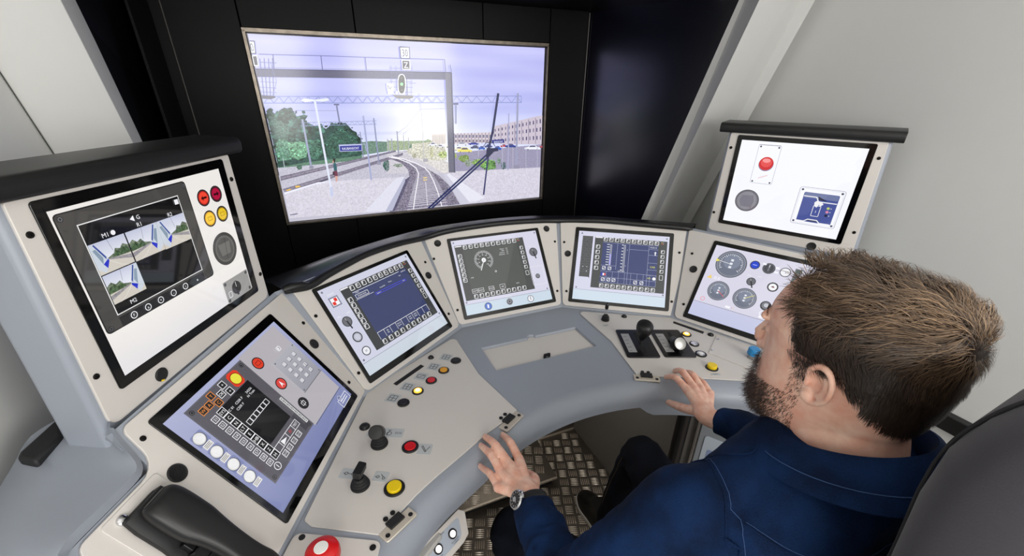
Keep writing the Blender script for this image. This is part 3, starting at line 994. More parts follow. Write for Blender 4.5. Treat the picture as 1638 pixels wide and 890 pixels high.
 (50,48,62,0,[563,-101,562,-103,560,-104,558,-103,557,-101,558,-99,560,-99,562,-100]),
 (200,70,80,0,[574,-93,574,-88,579,-87,581,-83,589,-84,593,-88,597,-89,598,-94]),
 (90,90,120,0,[580,-87,582,-84,589,-85,591,-88]),
 (50,48,62,0,[582,-93,581,-95,579,-95,577,-94,576,-93,576,-91,578,-90,581,-91]),
 (50,48,62,0,[596,-94,595,-95,593,-96,591,-95,590,-93,591,-92,593,-91,595,-92]),
 (46,52,128,0,[321,-49,383,-48,385,-64,320,-64]),
 (176,174,196,-5,[254,-55,253,-120]),
 (176,174,196,-5,[375,-72,375,-178]),
 (176,174,196,-5,[429,-86,430,-182]),
 (176,174,196,-5,[498,-89,501,-183]),
 (176,174,196,-5,[560,-91,565,-188]),
 (160,162,196,-9,[406,62,404,-189]),
 (160,166,200,-11,[-238,61,-240,-190]),
 (140,146,176,-9,[-198,52,-200,-122]),
 (150,150,168,0,[-207,-119,-191,-120,-193,-131,-209,-130]),
 (150,156,184,-12,[-465,52,-466,-121]),
 (140,140,158,0,[-472,-119,-457,-120,-459,-131,-474,-130]),
 (130,136,164,-6,[-259,2,-260,-96]),
 (150,152,170,-7,[-110,0,-112,-89]),
 (170,172,186,-4,[-153,-27,-155,-80]),
 (170,172,186,-4,[-137,-29,-139,-76]),
 (170,172,186,-4,[-85,-15,-87,-76]),
 (170,172,186,-4,[-65,-26,-66,-74]),
 (160,162,176,-4,[-110,1,-116,-90]),
 (160,162,176,-4,[-85,-15,-87,-72]),
 (160,162,176,-4,[-135,-27,-137,-78]),
 (160,162,176,-4,[-150,-32,-152,-78]),
 (160,162,176,-4,[-65,-25,-65,-60]),
 (190,190,196,-5,[1,46,-4,-124]),
 (170,172,196,-4,[-1,143,1,46]),
 (170,168,176,0,[-8,-115,13,-116,12,-130,-9,-129]),
 (150,152,180,-16,[450,144,448,-170]),
 (140,138,160,0,[431,-168,464,-170,464,-187,432,-185]),
 (140,150,190,-3,[-473,42,-189,43]),
 (140,150,190,-3,[-475,30,-191,30]),
 (140,150,190,-2,[-475,30,-463,42,-456,30,-444,42,-437,30,-425,42,-417,30,-405,42,-397,30,-386,42,-378,30,-366,42,-358,30,-346,42,-337,30,-325,42,-317,30,-305,42,-296,30,-284,42,-276,30,-263,42,-255,30,-242,43,-234,30,-221,43,-212,30,-200,43,-191,30]),
 (134,144,196,-5,[-579,133,468,135]),
 (134,144,196,-5,[-584,111,469,108]),
 (134,144,196,-4,[-584,111,-563,133,-551,111,-530,133,-518,111,-497,133,-485,111,-463,133,-450,111,-429,133,-416,111,-394,133,-380,111,-359,133,-344,111,-323,133,-308,111,-286,133,-271,110,-249,134,-233,110,-211,134,-195,110,-172,134,-156,110,-133,134,-116,110,-93,134,-76,110,-53,134,-35,110,-12,134,7,110,30,134,50,109,73,134,93,109,116,134,137,109,160,134,182,109,205,134,227,109,251,134,274,109,298,134,321,108,345,135,369,108,394,135,419,108,443,135,469,108]),
 (134,144,196,-5,[468,135,469,108]),
 (90,92,120,0,[-342,107,-323,107,-324,102,-343,103]),
 (120,124,156,-9,[-333,103,-332,39]),
 (90,92,120,0,[142,107,165,107,165,101,142,101]),
 (120,124,156,-9,[154,102,150,26]),
 (120,124,156,-2,[-482,85,-333,83]),
 (50,52,76,0,[-484,84,-478,84,-480,75,-486,75]),
 (150,152,176,-2,[-6,82,-72,15,-107,-5]),
 (160,162,184,-2,[1,45,-86,-11]),
 (150,152,180,-2,[-3,84,108,86]),
 (150,156,190,-1,[-250,0,-54,-3]),
 (150,156,190,-1,[-250,-4,-54,-7]),
 (150,156,190,-1,[-251,-8,-54,-11]),
 (92,92,122,12,[-584,221,-26,222,-29,198,-586,197]),
 (90,90,116,12,[-588,221,138,223,137,197,-586,197]),
 (60,60,92,-4,[-587,222,138,224]),
 (112,112,128,14,[114,223,143,223,137,-184,105,-182]),
 (70,70,96,-5,[139,222,133,-184]),
 (90,94,146,-3,[-565,269,-522,269,-365,270,-203,270,113,271]),
 (80,84,130,-4,[-520,268,-526,223]),
 (80,84,130,-4,[-360,269,-363,223]),
 (80,84,130,-4,[-202,268,-203,221]),
 (80,84,130,-4,[113,271,116,223]),
 (80,84,130,-4,[136,252,141,223]),
 (120,124,170,-2,[-575,227,112,229]),
 (110,112,146,-2,[-107,244,-114,137]),
 (110,112,146,-2,[-86,244,-95,137]),
 (110,112,146,-2,[-65,245,-75,137]),
 (110,112,146,-2,[-44,245,-56,137]),
 (110,112,146,-2,[-23,246,-36,137]),
 (110,112,146,-2,[-112,235,-22,236]),
 (110,112,146,-2,[-114,219,-23,219]),
 (110,112,146,-2,[-118,187,-26,187]),
 (110,112,146,-2,[-120,168,-28,167]),
 (110,112,146,-2,[-122,150,-30,149]),
 (120,116,116,0,[-112,139,-28,137,-31,128,-47,124,-96,126]),
 (90,92,120,-4,[-50,198,-52,136]),
 (110,112,146,-2,[-40,181,-12,183]),
 (80,78,98,0,[-587,138,-541,135,-542,129,-558,124,-586,126]),
 (92,94,140,-3,[-565,255,-578,137]),
 (92,94,140,-3,[-551,256,-568,137]),
 (92,94,140,-3,[-537,256,-557,137]),
 (92,94,140,-3,[-524,257,-546,137]),
 (100,104,150,-2,[-567,244,-514,243]),
 (100,104,150,-2,[-581,182,-528,179]),
 (100,104,150,-2,[-585,164,-532,161]),
 (100,104,150,-2,[-589,149,-535,146]),
 (120,124,170,-2,[-533,245,-527,183,-549,137]),
 (236,238,246,0,[-55,179,-57,165,-59,155,-63,147,-68,142,-76,141,-83,142,-87,147,-90,154,-90,165,-89,178,-87,192,-84,202,-81,209,-76,214,-68,215,-61,214,-57,209,-55,202,-54,192]),
 (70,70,72,0,[-58,179,-60,166,-63,157,-66,150,-69,146,-76,144,-81,146,-84,150,-86,157,-86,166,-85,178,-84,191,-81,200,-78,206,-75,210,-69,212,-63,211,-60,207,-58,200,-58,191]),
 (150,255,160,0,[-66,178,-67,177,-67,175,-68,174,-70,173,-73,173,-75,173,-76,174,-77,175,-78,176,-78,178,-77,180,-77,182,-76,183,-74,183,-71,184,-69,183,-68,183,-67,182,-66,180]),
 (96,96,96,0,[-66,202,-66,200,-67,199,-68,198,-69,198,-71,197,-73,197,-74,198,-75,199,-75,200,-75,202,-75,203,-74,204,-73,205,-72,206,-70,206,-68,206,-67,205,-66,204,-66,203]),
 (96,96,96,0,[-68,157,-69,155,-69,154,-70,153,-72,152,-74,152,-76,152,-77,153,-78,154,-78,155,-78,157,-78,158,-77,159,-76,160,-75,161,-73,161,-71,161,-70,160,-69,159,-68,158]),
 (250,250,255,0,[-91,148,-91,146,-92,144,-93,143,-94,143,-96,143,-98,143,-99,143,-100,144,-100,146,-100,148,-100,150,-99,151,-98,152,-97,153,-95,153,-93,153,-92,152,-91,151,-91,150]),
 (240,242,250,0,[-133,180,-106,180,-107,155,-133,155]),
 (228,230,250,0,[-131,155,-109,155,-109,143,-131,142]),
 (58,60,92,0,[-67,311,-27,310,-29,269,-67,269]),
 (238,240,252,0,[-64,307,-30,308,-32,272,-64,272]),
 (240,242,252,0,[-64,265,-30,265,-31,230,-64,231]),
 (62,62,74,0,[-61,262,-33,262,-35,234,-62,233]),
 (58,60,92,0,[-584,309,-568,309,-573,269,-585,269]),
 (238,240,252,0,[-584,306,-571,306,-575,272,-586,272]),
 (240,242,252,0,[-587,264,-570,264,-573,231,-588,231]),
 (62,62,74,0,[-585,261,-573,262,-575,234,-585,234]),
 (214,220,236,-13,[-409,115,-406,-245]),
 (190,198,226,0,[-409,-207,-400,-207,-403,-247,-415,-245]),
 (220,224,228,0,[-458,120,-444,127,-408,122,-362,128,-356,120,-379,115,-407,118,-444,114]),
 (196,200,232,0,[-348,-44,-259,-44,-261,-71,-350,-70]),
 (56,62,146,0,[-346,-48,-261,-48,-263,-69,-348,-68]),
 (170,176,214,-4,[-349,-44,-247,-44,-245,-72]),
 (48,36,40,0,[-381,-101,-375,-95,-370,-97,-372,-105,-376,-112,-381,-110]),
 (214,170,150,0,[-382,-104,-379,-103,-379,-113,-383,-112]),
 (52,96,104,0,[-381,-113,-372,-112,-370,-129,-372,-145,-383,-146,-383,-129]),
 (110,58,78,0,[-384,-144,-371,-144,-372,-166,-385,-166]),
 (206,160,146,0,[-383,-165,-373,-165,-377,-187,-383,-187]),
 (60,36,50,0,[-389,-146,-382,-147,-384,-161,-391,-160]),
 (44,48,84,-15,[352,143,323,-17,298,-104]),
 (52,56,100,-10,[309,-69,292,-176,274,-296]),
 (44,50,92,-11,[293,-113,-1,-336]),
 (50,56,98,-11,[298,-125,14,-338]),
 (46,48,76,0,[293,-83,351,-86,352,-99,330,-101,303,-125,289,-128]),
 (60,60,88,-5,[274,-79,291,-60,324,-61,339,-82]),
]
# ------------------------------------------------------------------ drawing flat screen graphics (millimetres)
_txt = {}


def glyphs(s):
    if s not in _txt:
        cu = bpy.data.curves.new('t', 'FONT')
        cu.body = s
        cu.size = 1.0
        cu.resolution_u = 2
        ob = bpy.data.objects.new('t', cu)
        COL.objects.link(ob)
        bpy.context.view_layer.update()
        me = bpy.data.meshes.new_from_object(ob)
        vs = [(v.co.x, v.co.y) for v in me.vertices]
        fs = [tuple(p.vertices) for p in me.polygons]
        bpy.data.objects.remove(ob)
        bpy.data.curves.remove(cu)
        bpy.data.meshes.remove(me)
        xs = [v[0] for v in vs] or [0]
        _txt[s] = (vs, fs, min(xs), max(xs))
    return _txt[s]


class Draw(MB):
    def __init__(self, w0=0.0034):
        super().__init__()
        self.w = w0

    def up(self, n=1):
        self.w += 0.00006 * n

    def poly(self, pts, col, a=0.0):
        c = (*L3(col), a)
        n = len(pts)
        ar = sum(pts[i][0] * pts[(i + 1) % n][1] - pts[(i + 1) % n][0] * pts[i][1] for i in range(n))
        if ar < 0:
            pts = pts[::-1]
        self.add([(x * .001, y * .001, self.w) for x, y in pts], [tuple(range(n))], 0, None, c)

    def rect(self, x0, y0, x1, y1, col, r=0, a=0.0):
        p = rect(min(x0, x1), min(y0, y1), max(x0, x1), max(y0, y1))
        self.poly(rounded(p, r, 3) if r else p, col, a)

    def grad(self, x0, y0, x1, y1, cb, ct):
        self.add([(x * .001, y * .001, self.w) for x, y in rect(x0, y0, x1, y1)], [(0, 1, 2, 3)], 0, None,
                 [(*L3(cb), 0), (*L3(cb), 0), (*L3(ct), 0), (*L3(ct), 0)])

    def line(self, pts, w, col):
        for (x0, y0), (x1, y1) in zip(pts[:-1], pts[1:]):
            d = Vector((x1 - x0, y1 - y0))
            if d.length < 1e-6:
                continue
            n = Vector((-d.y, d.x)).normalized() * w / 2
            e = d.normalized() * w * .3
            self.poly([(x0 - n.x - e.x, y0 - n.y - e.y), (x1 - n.x + e.x, y1 - n.y + e.y), (x1 + n.x + e.x, y1 + n.y + e.y), (x0 + n.x - e.x, y0 + n.y - e.y)], col)

    def frame(self, x0, y0, x1, y1, w, col, r=0):
        o = rounded(rect(x0, y0, x1, y1), max(r, .01), 3)
        i = rounded(rect(x0 + w, y0 + w, x1 - w, y1 - w), max(r - w, .01), 3)
        n = len(o)
        for k in range(n):
            j = (k + 1) % n
            self.poly([o[k], o[j], i[j], i[k]], col)

    def disc(self, x, y, r, col, ry=None, n=20):
        ry = ry or r
        self.poly([(x + r * math.cos(6.28319 * i / n), y + ry * math.sin(6.28319 * i / n)) for i in range(n)], col)

    def ring(self, x, y, r0, r1, col, n=24):
        for i in range(n):
            a, b = 6.28319 * i / n, 6.28319 * (i + 1) / n
            self.poly([(x + r0 * math.cos(a), y + r0 * math.sin(a)), (x + r1 * math.cos(a), y + r1 * math.sin(a)), (x + r1 * math.cos(b), y + r1 * math.sin(b)), (x + r0 * math.cos(b), y + r0 * math.sin(b))], col)

    def text(self, s, x, y, h, col, align=0, rot=0, wmax=None):
        """h: capital height; align -1 left, 0 centre, 1 right; y is the middle of the capitals"""
        vs, fs, x0, x1 = glyphs(s)
        k = h / 0.69
        kx = k
        if wmax and (x1 - x0) * k > wmax:
            kx = wmax / (x1 - x0)
        off = {-1: x0, 0: (x0 + x1) / 2, 1: x1}[align]
        cs, sn = math.cos(R(rot)), math.sin(R(rot))
        pts = []
        for a, b in vs:
            px, py = (a - off) * kx, (b - 0.345) * k
            pts.append(((x + px * cs - py * sn) * .001, (y + px * sn + py * cs) * .001, self.w))
        self.add(pts, fs, 0, None, (*L3(col), 0))

    def screws(self, pts, r=3, c=(60, 60, 66)):
        for x, y in pts:
            self.disc(x, y, r, c, n=10)
            self.ring(x, y, r * .45, r * .7, (130, 130, 136), 8)


WHITE = (236, 236, 240)
ui_mat = screen_mat('monitor_picture', 1.05)
ui_mat.cycles.emission_sampling = 'NONE'
glass_off = black_gloss


def softkey(d, x, y, s, glyph=None, col=WHITE):
    d.frame(x - s / 2, y - s / 2, x + s / 2, y + s / 2, s * .11, col, s * .16)
    d.poly([(x - s * .32, y - s * .32), (x - s * .32, y + s * .32), (x - s * .05, y + s * .32)], col)
    if glyph:
        d.text(glyph, x + s * .08, y, s * .4, col)


def key_row(d, x0, y0, x1, y1, n, s, marks='          '):
    for i in range(n):
        t = i / (n - 1)
        softkey(d, x0 + (x1 - x0) * t, y0 + (y1 - y0) * t, s, marks[i % len(marks)].strip() or None)


FASCIA = {
    'M1': ([(-.2195, .164), (.2195, .164), (.2295, -.190), (-.2300, -.207)], [.006, .006, .018, .018]),
    'M7': ([(-.2190, .164), (.2170, .164), (.2320, -.192), (-.2260, -.192)], [.006, .006, .018, .018]),
    'M2': ([(-.385, -.172), (.238, -.172), (.306, .178), (-.226, .176), (-.238, .094), (-.385, .094)], [.014, .020, .006, .016, .040, .016]),
    'M6': ([(-.222, -.170), (.305, -.172), (.305, .094), (.238, .094), (.226, .176), (-.300, .180)], [.020, .014, .016, .040, .016, .006]),
    'M3': ([(-.214, -.172), (.227, -.171), (.279, .178), (.166, .192), (.039, .197), (-.127, .184), (-.242, .176)], [.018, .018, .004, .05, .05, .05, .004]),
    'M4': ([(-.216, -.172), (.213, -.173), (.287, .177), (.10, .193), (-.081, .195), (-.278, .175)], [.018, .018, .004, .05, .05, .004]),
    'M5': ([(-.214, -.175), (.217, -.174), (.241, .182), (.034, .190), (-.101, .192), (-.262, .178)], [.018, .018, .006, .05, .05, .004]),
}
SCREWS = {
    'M1': [(-208, 117), (-216, -113), (208, 112), (218, -123)], 'M7': [(-209, 114), (-217, -122), (207, 118), (216, -112)],
    'M2': [(-218, 142), (255, 83), (210, -116)], 'M3': [(-223, 86), (-205, -113), (240, 92), (210, -112)],
    'M4': [(-257, 89), (-211, -116), (256, 90), (211, -115)], 'M5': [(-236, 89), (-205, -116), (219, 81), (203, -118)],
    'M6': [(-253, 88), (-208, -112), (218, 142)]}
CAPS = {'M1': [(-118, -182, 13)], 'M7': [(118, -182, 14)], 'M2': [(225, 25, 14), (-231, 63, 16)], 'M3': [(220, 44, 13)],
        'M4': [(-231, 146, 13), (232, 149, 13)], 'M5': [(-216, 41, 13)], 'M6': [(-225, 29, 14), (231, 63, 16)]}
LABELS = {
    'M1': 'upright left touchscreen in grey housing showing camera views and warning lamps',
    'M2': 'sloped left touchscreen beside the telephone showing keypad, red buttons and system keys',
    'M3': 'sloped touchscreen with red and white square symbol and plain blue window',
    'M4': 'sloped centre touchscreen with round speedometer dial facing the desk hatch',
    'M5': 'sloped touchscreen with blue bar graphs and table grid behind the small joystick',
    'M6': 'sloped touchscreen with three round pressure gauges in front of the driver head',
    'M7': 'upright right touchscreen with red mushroom button and blue card reader on white',
}
DR = {}
for k in ('M1', 'M2', 'M3', 'M4', 'M5', 'M6', 'M7'):
    t = thing('touchscreen_panel', LABELS[k], 'touchscreen', FR[k], 'touchscreens set into the driver console')
    poly, rr = FASCIA[k]
    mb = MB(); mb.prism(rounded(poly, rr, 5), -0.0058, 0.0)
    mb.build('fascia_plate', beige, t, bevel=0.0012)
    mb = MB(); mb.prism(rounded(rect(-.194, -.158, .194, .158), .006, 4), 0.0, 0.0030)
    mb.build('bezel', black_gloss, t, bevel=0.0008)
    d = Draw()
    DR[k] = (d, t)
    for x, y in SCREWS[k]:
        mb = MB(); mb.lathe([(0.0050, 0), (0.0050, 0.001), (0.0042, 0.0022), (0.0018, 0.0022), (0.0012, 0.0008)], 14, M=TR(x * .001, y * .001, 0))
        mb.build('screw', mat('black_oxide_screw', (38, 36, 34), 0.35, 0.8), t)
    for x, y, r in CAPS[k]:
        r *= .001
        mb = MB(); mb.lathe([(r, 0), (r, 0.002), (r * .9, 0.0032), (r * .82, 0.0026), (r * .001 + .0002, 0.0024)], 24, M=TR(x * .001, y * .001, 0))
        cap = mb.build('speaker_cap' if abs(x) == 231 and abs(y) == 63 else 'cover_cap', black_matt, t)
        if cap.name.startswith('speaker'):
            mb = MB()
            for i in range(-5, 6):
                h = math.sqrt(max(0, 0.0125 ** 2 - (i * .0022) ** 2))
                mb.box(-h, h, i * .0022 - .0006, i * .0022 + .0006, 0.0024, 0.0036, M=TR(x * .001, y * .001, 0, 45))
            mb.build('grille_bars', black_satin, cap)
        if k == 'M1':
            mb = MB(); mb.box(-.003, .003, -.0125, -.0095, 0.002, 0.0036, M=TR(x * .001, y * .001, 0, -20))
            mb.build('yellow_mark', yellow_p, cap)

# ---- M1: camera views
d = DR['M1'][0]
d.rect(-179, -139, 173, 141, (232, 228, 224)); d.up()
d.grad(-179, -139, 173, -60, (222, 220, 222), (236, 232, 228)); d.up()
d.rect(-176, -62, 73, 135, (30, 30, 31), 7); d.up()
d.rect(-174, -60, 71, 133, (70, 68, 66), 6); d.up()
d.rect(-148, -62, 46, -44, (36, 36, 38)); d.up()
d.frame(-149, -40, 47, 113, 1.6, (225, 225, 225)); d.rect(-147, -38, 45, 111, (14, 14, 16)); d.up()


def camview(d, x0, y0, x1, y1, train, mirror):
    w, h = x1 - x0, y1 - y0
    def q(pts): return [(x0 + (w * (1 - a) if mirror else w * a), y0 + h * b) for a, b in pts]
    d.grad(x0, y0 + h * .42, x1, y1, (226, 228, 236), (190, 194, 214)); d.rect(x0, y0, x1, y0 + h * .42, (204, 198, 188)); d.up()
    d.poly(q([(.3, .42), (.55, .52), (.62, .66), (.75, .60), (.86, .72), (1, .62), (1, .36), (.6, .38)]), (104, 116, 96), .8); d.poly(q([(.3, .44), (1, .30), (1, .16), (.32, .40)]), (150, 146, 150), .3); d.up()
    d.poly(q([(.5, .42), (.62, .58), (.72, .50), (.8, .62), (.95, .56), (1, .44), (1, .38), (.6, .40)]), (70, 92, 62), .9); d.up()
    d.poly(q([(.0, .95), (.12, .98), (.34, .50), (.36, .36), (.18, .02), (0, .2)]), (198, 206, 216)); d.up()
    d.poly(q([(.10, .95), (.14, .97), (.32, .50), (.30, .42)]), (60, 80, 150)); d.poly(q([(.18, .30), (.25, .14), (.36, .36), (.34, .42)]), (40, 52, 190)); d.poly(q([(.05, .8), (.13, .82), (.24, .5), (.18, .3)]), (132, 150, 168)); d.up()
    d.line(q([(.36, .36), (.62, .1), (.8, 0)]), .7, (226, 222, 214)); d.line(q([(.5, 1), (.55, .62)]), .6, (120, 122, 130)); d.up()


camview(d, -147, 30, -84.5, 80, 1, False)
camview(d, -83.5, 29, -19.5, 80, 1, True)
camview(d, -19.5, 28, 45, 80, 1, False)
camview(d, -147, -21, -84.5, 29, 1, True)
d.line([(-84, 28), (-84, 82)], 1.2, (10, 10, 12)); d.line([(-147, 29.5), (-84, 29.5)], 1.2, (10, 10, 12))
for s, x, y in (('M1', -116, 87), ('G', -50, 98), ('R1', -53, 86), ('R2', 14, 85), ('M2', -115, -29)):
    d.text(s, x, y, 7, WHITE)
d.disc(-102, 87, 4, WHITE); d.poly([(-66, 98), (-58, 103), (-58, 93)], WHITE); d.rect(33, 98, 42, 107, WHITE)
for i, (x, g_) in enumerate(zip((-124, -95, -67, -37, -7), ('F', 'a', '+', '-', 'i'))):
    d.ring(x, -52, 5.0, 6.4, WHITE, 18); d.text(g_, x, -52, 5, WHITE)
d.disc(25, -53, 2, (200, 200, 204), n=8)
d.screws([(-168, 127), (66, 127), (-168, -54), (66, -54)], 4.5, (44, 44, 46))
for x, y, c1, c2 in ((106, 94, (236, 70, 50), (160, 30, 30)), (143, 94, (170, 20, 60), (90, 20, 40)), (106, 51, (244, 200, 60), (220, 160, 30)), (144, 51, (226, 190, 40), (150, 120, 20))):
    d.disc(x, y, 17, (44, 42, 42)); d.up(); d.disc(x, y, 14, c2); d.up(); d.disc(x, y, 12, c1); d.up()
d.poly([(98, 94), (104, 99), (104, 96), (114, 96), (114, 92), (104, 92), (104, 89)], (60, 10, 10)); d.poly([(151, 94), (145, 99), (145, 96), (135, 96), (135, 92), (145, 92), (145, 89)], (50, 5, 20))
for x in (106, 144):
    d.frame(x - 6, 47, x + 6, 55, .8, (150, 110, 30))
d.disc(122, -21, 36, (70, 68, 66), n=36); d.up(); d.disc(122, -21, 29, (104, 102, 98), n=32); d.up(); d.disc(122, -21, 25, (88, 86, 84), n=32); d.up()
d.poly([(104, -8), (140, -8), (136, -34), (108, -34)], (112, 110, 106)); d.line([(122, -42), (128, 0)], 1.4, (60, 60, 60)); d.up()
d.rect(84, -139, 168, -88, (150, 148, 146), 2); d.up(); d.screws([(90, -94), (162, -94), (162, -133), (90, -133)], 4, (50, 50, 50))
d.disc(121, -114, 15, (48, 48, 48)); d.up(); d.rect(118, -132, 124, -98, (30, 30, 30)); d.up(); d.line([(121, -112), (121, -100)], 1.2, WHITE)
d.frame(92, -128, 103, -114, 1.2, WHITE, 2)

# ---- M2: system keys, keypad
d = DR['M2'][0]
d.rect(-182, -138, 180, 138, (150, 158, 196)); d.up()
d.grad(-182, -138, 180, 138, (118, 126, 170), (168, 172, 204)); d.up()
d.rect(25, -98, 168, 132, (176, 172, 178)); d.up()
d.rect(-145, -93, 26, 127, (96, 94, 102)); d.rect(-142, -90, 24, 124, (88, 86, 92)); d.up()
d.screws([(-135, 117), (17, 117), (-135, -84), (17, -84)], 5, (28, 28, 30))
d.rect(-104, -38, -1, 86, (22, 22, 25)); d.rect(-3, -86, 22, -40, (70, 68, 76)); d.up()
d.poly([(-32, 119), (-25, 124), (-6, 122), (-1, 116), (-4, 92), (-10, 87), (-28, 89), (-33, 95)], (222, 62, 40)); d.up(); d.disc(-17, 105, 14, (150, 40, 30)); d.up(); d.disc(-17, 105, 12, (226, 220, 70)); d.up()
OR = (232, 140, 60)
for x, y, c_ in ((-50, 115, WHITE), (-49, 96, WHITE), (-67, 104, WHITE), (-85, 115, OR), (-85, 96, OR), (-102, 105, OR), (-119, 105, OR)):
    d.rect(x - 7.5, y - 7.5, x + 7.5, y + 7.5, (40, 40, 42)); d.up(); d.frame(x - 7.5, y - 7.5, x + 7.5, y + 7.5, 1.3, c_)
for x, y, c_, g_ in ((-50, 115, WHITE, '+'), (-49, 96, WHITE, '+'), (-67, 104, WHITE, 'OK'), (-85, 115, OR, 'Y'), (-85, 96, OR, 'C'), (-102, 105, OR, 'A'), (-119, 105, OR, 'W')):
    d.text(g_, x, y, 6.5, c_, rot=0, wmax=11)
for i in range(9):
    y = 78 - 17 * i
    d.frame(-124, y - 6.5, -110, y + 6.5, 1.3, WHITE); d.text('S%d' % (i + 1), -117, y, 6, WHITE, wmax=9)
    d.rect(-105, y - 8.2, -88, y + 8.2, (20, 20, 22)); d.up(); d.frame(-105.5, y - 8.5, -87.5, y + 8.5, 1.2, WHITE)
    d.text(('SYS', 'C', 'N', 'LT', 'E', 'HB', 'X', 'Z', 'H')[i], -96.5, y, 7, WHITE, wmax=13)
for x, s in ((-80, '10'), (-62, '11'), (-43, '12'), (-23, '13')):
    d.frame(x - 7, -82, x + 7, -69, 1.3, WHITE); d.text('S' + s, x, -75.5, 5.5, WHITE, wmax=10)
d.frame(-88, -65, 0, -48, 1.2, WHITE)
for x in (-70, -44, -20):
    d.line([(x, -65), (x, -48)], 1.2, WHITE)
d.poly([(-66, -63), (-48, -57), (-66, -51)], WHITE); d.text('TEST', -10, -56, 6, WHITE, wmax=14); d.text('III', -32, -56, 7, (200, 60, 60))
d.ring(-113, -76, 7, 8.5, WHITE); d.line([(-113, -80), (-113, -72)], 1.6, WHITE)
for i in range(6):
    x = -75 + 12.2 * i
    d.frame(x - 6, 19, x + 6, 31.5, 1.1, WHITE)
for s, x, y in (('C 01   CSSR F', -86, 70), ('CSSR F', -62, 60), ('34256', -20, 70), ('N Train', -22, 62)):
    d.text(s, x, y, 5.2, WHITE, -1 if 'C 0' in s else 0)
for i in range(4):
    y = 75 - 38.7 * i
    d.rect(-178, y - 15, -150, y + 13, (128, 136, 178), 4); d.up(); d.disc(-165, y, 13, (96, 98, 112)); d.up(); d.disc(-165.5, y + .5, 11.6, (214, 214, 214)); d.disc(-165, y + 1, 10, (240, 240, 240)); d.up()
    d.rect(-174, y - 24, -155, y - 13, (226, 224, 222)); d.up()
    for j in range(3):
        d.line([(-172, y - 15.6 - 2.7 * j), (-157 - 2 * (j % 2), y - 15.6 - 2.7 * j)], 1.0, (90, 90, 96))
for y, c_ in ((95, (216, 62, 40)), (26, (214, 72, 66)), (-43, (40, 40, 44))):
    d.disc(49, y, 15, (38, 36, 38)); d.up(); d.disc(49, y, 12.5, c_); d.up()
d.frame(42, 90, 56, 100, 1.4, (120, 24, 20), 2); d.poly([(44, 18), (49, 34), (54, 18), (49, 23)], WHITE); d.frame(43, -48, 55, -38, 1.2, WHITE); d.line([(49, -52), (49, -34)], 1, WHITE)
d.grad(75, -31, 166, 71, (150, 150, 160), (172, 172, 180)); d.up()
d.line([(75, -31), (166, -31)], 1.2, (60, 60, 66)); d.screws([(80, 66), (161, 66), (80, -26), (161, -26)], 2, (70, 70, 74))
for i, x in enumerate((98, 120, 142)):
    for j, y in enumerate((49, 30, 11, -8)):
        d.rect(x - 6.5, y - 6, x + 6.5, y + 6, (118, 118, 128), 1); d.up(); d.rect(x - 6, y - 4, x + 5, y + 5.4, (206, 206, 212)); d.up()
        if x == 142 and j > 1:
            d.text('?' if j == 3 else '2', x, y, 7, (40, 40, 46))
d.frame(114, 79, 127, 91, 1.6, WHITE, 3); d.rect(117, 82, 121, 88, WHITE)
d.rect(11, -76, 19, 8, (206, 206, 206)); d.up()
for j in range(20):
    d.rect(13, -73 + j * 4, 17, -71 + j * 4 + (j % 3) * .5, (110, 110, 116))
d.line([(25, -98), (168, -98)], 1.2, (60, 60, 70)); d.frame(122, -138, 168, -114, 1.4, WHITE); d.disc(135, -113, 7, (100, 108, 150)); d.ring(135, -113, 5.5, 7, WHITE, 16); d.text('i', 135, -113, 6, WHITE)
for j in range(2):
    d.line([(130, -122 - 6 * j), (160, -122 - 6 * j)], 2, WHITE)

# ---- M3
SIL = (202, 204, 222)
d = DR['M3'][0]
d.grad(-182, -138, 180, 147, (196, 206, 216), (210, 210, 230)); d.up()
d.rect(-182, -98, 180, 147, SIL); d.line([(-180, -99), (178, -101)], 1.2, (120, 122, 140)); d.up()
d.screws([(-172, 138), (170, 138), (-172, -90), (170, -92)], 3.5, (120, 122, 136))
d.rect(-119, -86, 166, 126, (60, 62, 64)); d.up(); d.rect(-88, -66, 142, 104, (58, 66, 104)); d.up()
d.rect(-118, 121, -90, 125, WHITE)
key_row(d, -79, 115.5, 130, 115.5, 10, 16, ' +  /x===+'); key_row(d, -105, 84, -105, -8, 6, 16); key_row(d, -78, -75, 129, -75, 9, 15.5); key_row(d, 155, 88, 155, 8, 5, 13.5)
d.frame(149, -22, 161, -3, 1.4, WHITE, 2)
for i, c_ in enumerate(((240, 220, 90), (230, 90, 80), (200, 200, 200), (230, 130, 120))):
    d.disc(146 + 6 * (i // 2), 122 - 6 * (i % 2), 1.6, c_, n=8)
d.line([(-86, 101), (108, 101)], 1.4, WHITE); d.frame(-84, 79, -35, 92, 1.3, WHITE); d.text('ECRAN BASE', -60, 85.5, 4, WHITE, wmax=42); d.text('7 BASE', -80, 97, 3.5, WHITE, -1); d.text('10:05:15', 126, 97, 4.5, WHITE, wmax=26); d.line([(-88, 76), (-20, 76)], 1, WHITE)
d.frame(-17, 63, 118, 71, 1.4, (70, 70, 230)); d.text('Station 1', -3, 67, 3.5, WHITE); d.text('Actif', 108, 67, 3.5, WHITE); d.text('Niveau', 56, 84, 3.5, WHITE); d.text('Canal GSM', 20, 80, 3.5, WHITE); d.text('Etat', 104, 88, 3.5, WHITE)
d.line([(-86, -41), (140, -41)], 1.4, WHITE)
for i in range(10):
    d.line([(-86 + 25 * i, -41), (-86 + 25 * i, -64)], 1.1, WHITE)
for i, s in ((1, 'SEL'), (3, 'DATA'), (5, 'MEM'), (6, 'INFO')):
    d.text(s, -73.5 + 25 * i, -49, 4, WHITE, wmax=19); d.text(s, -73.5 + 25 * i, -56, 4, WHITE, wmax=19)
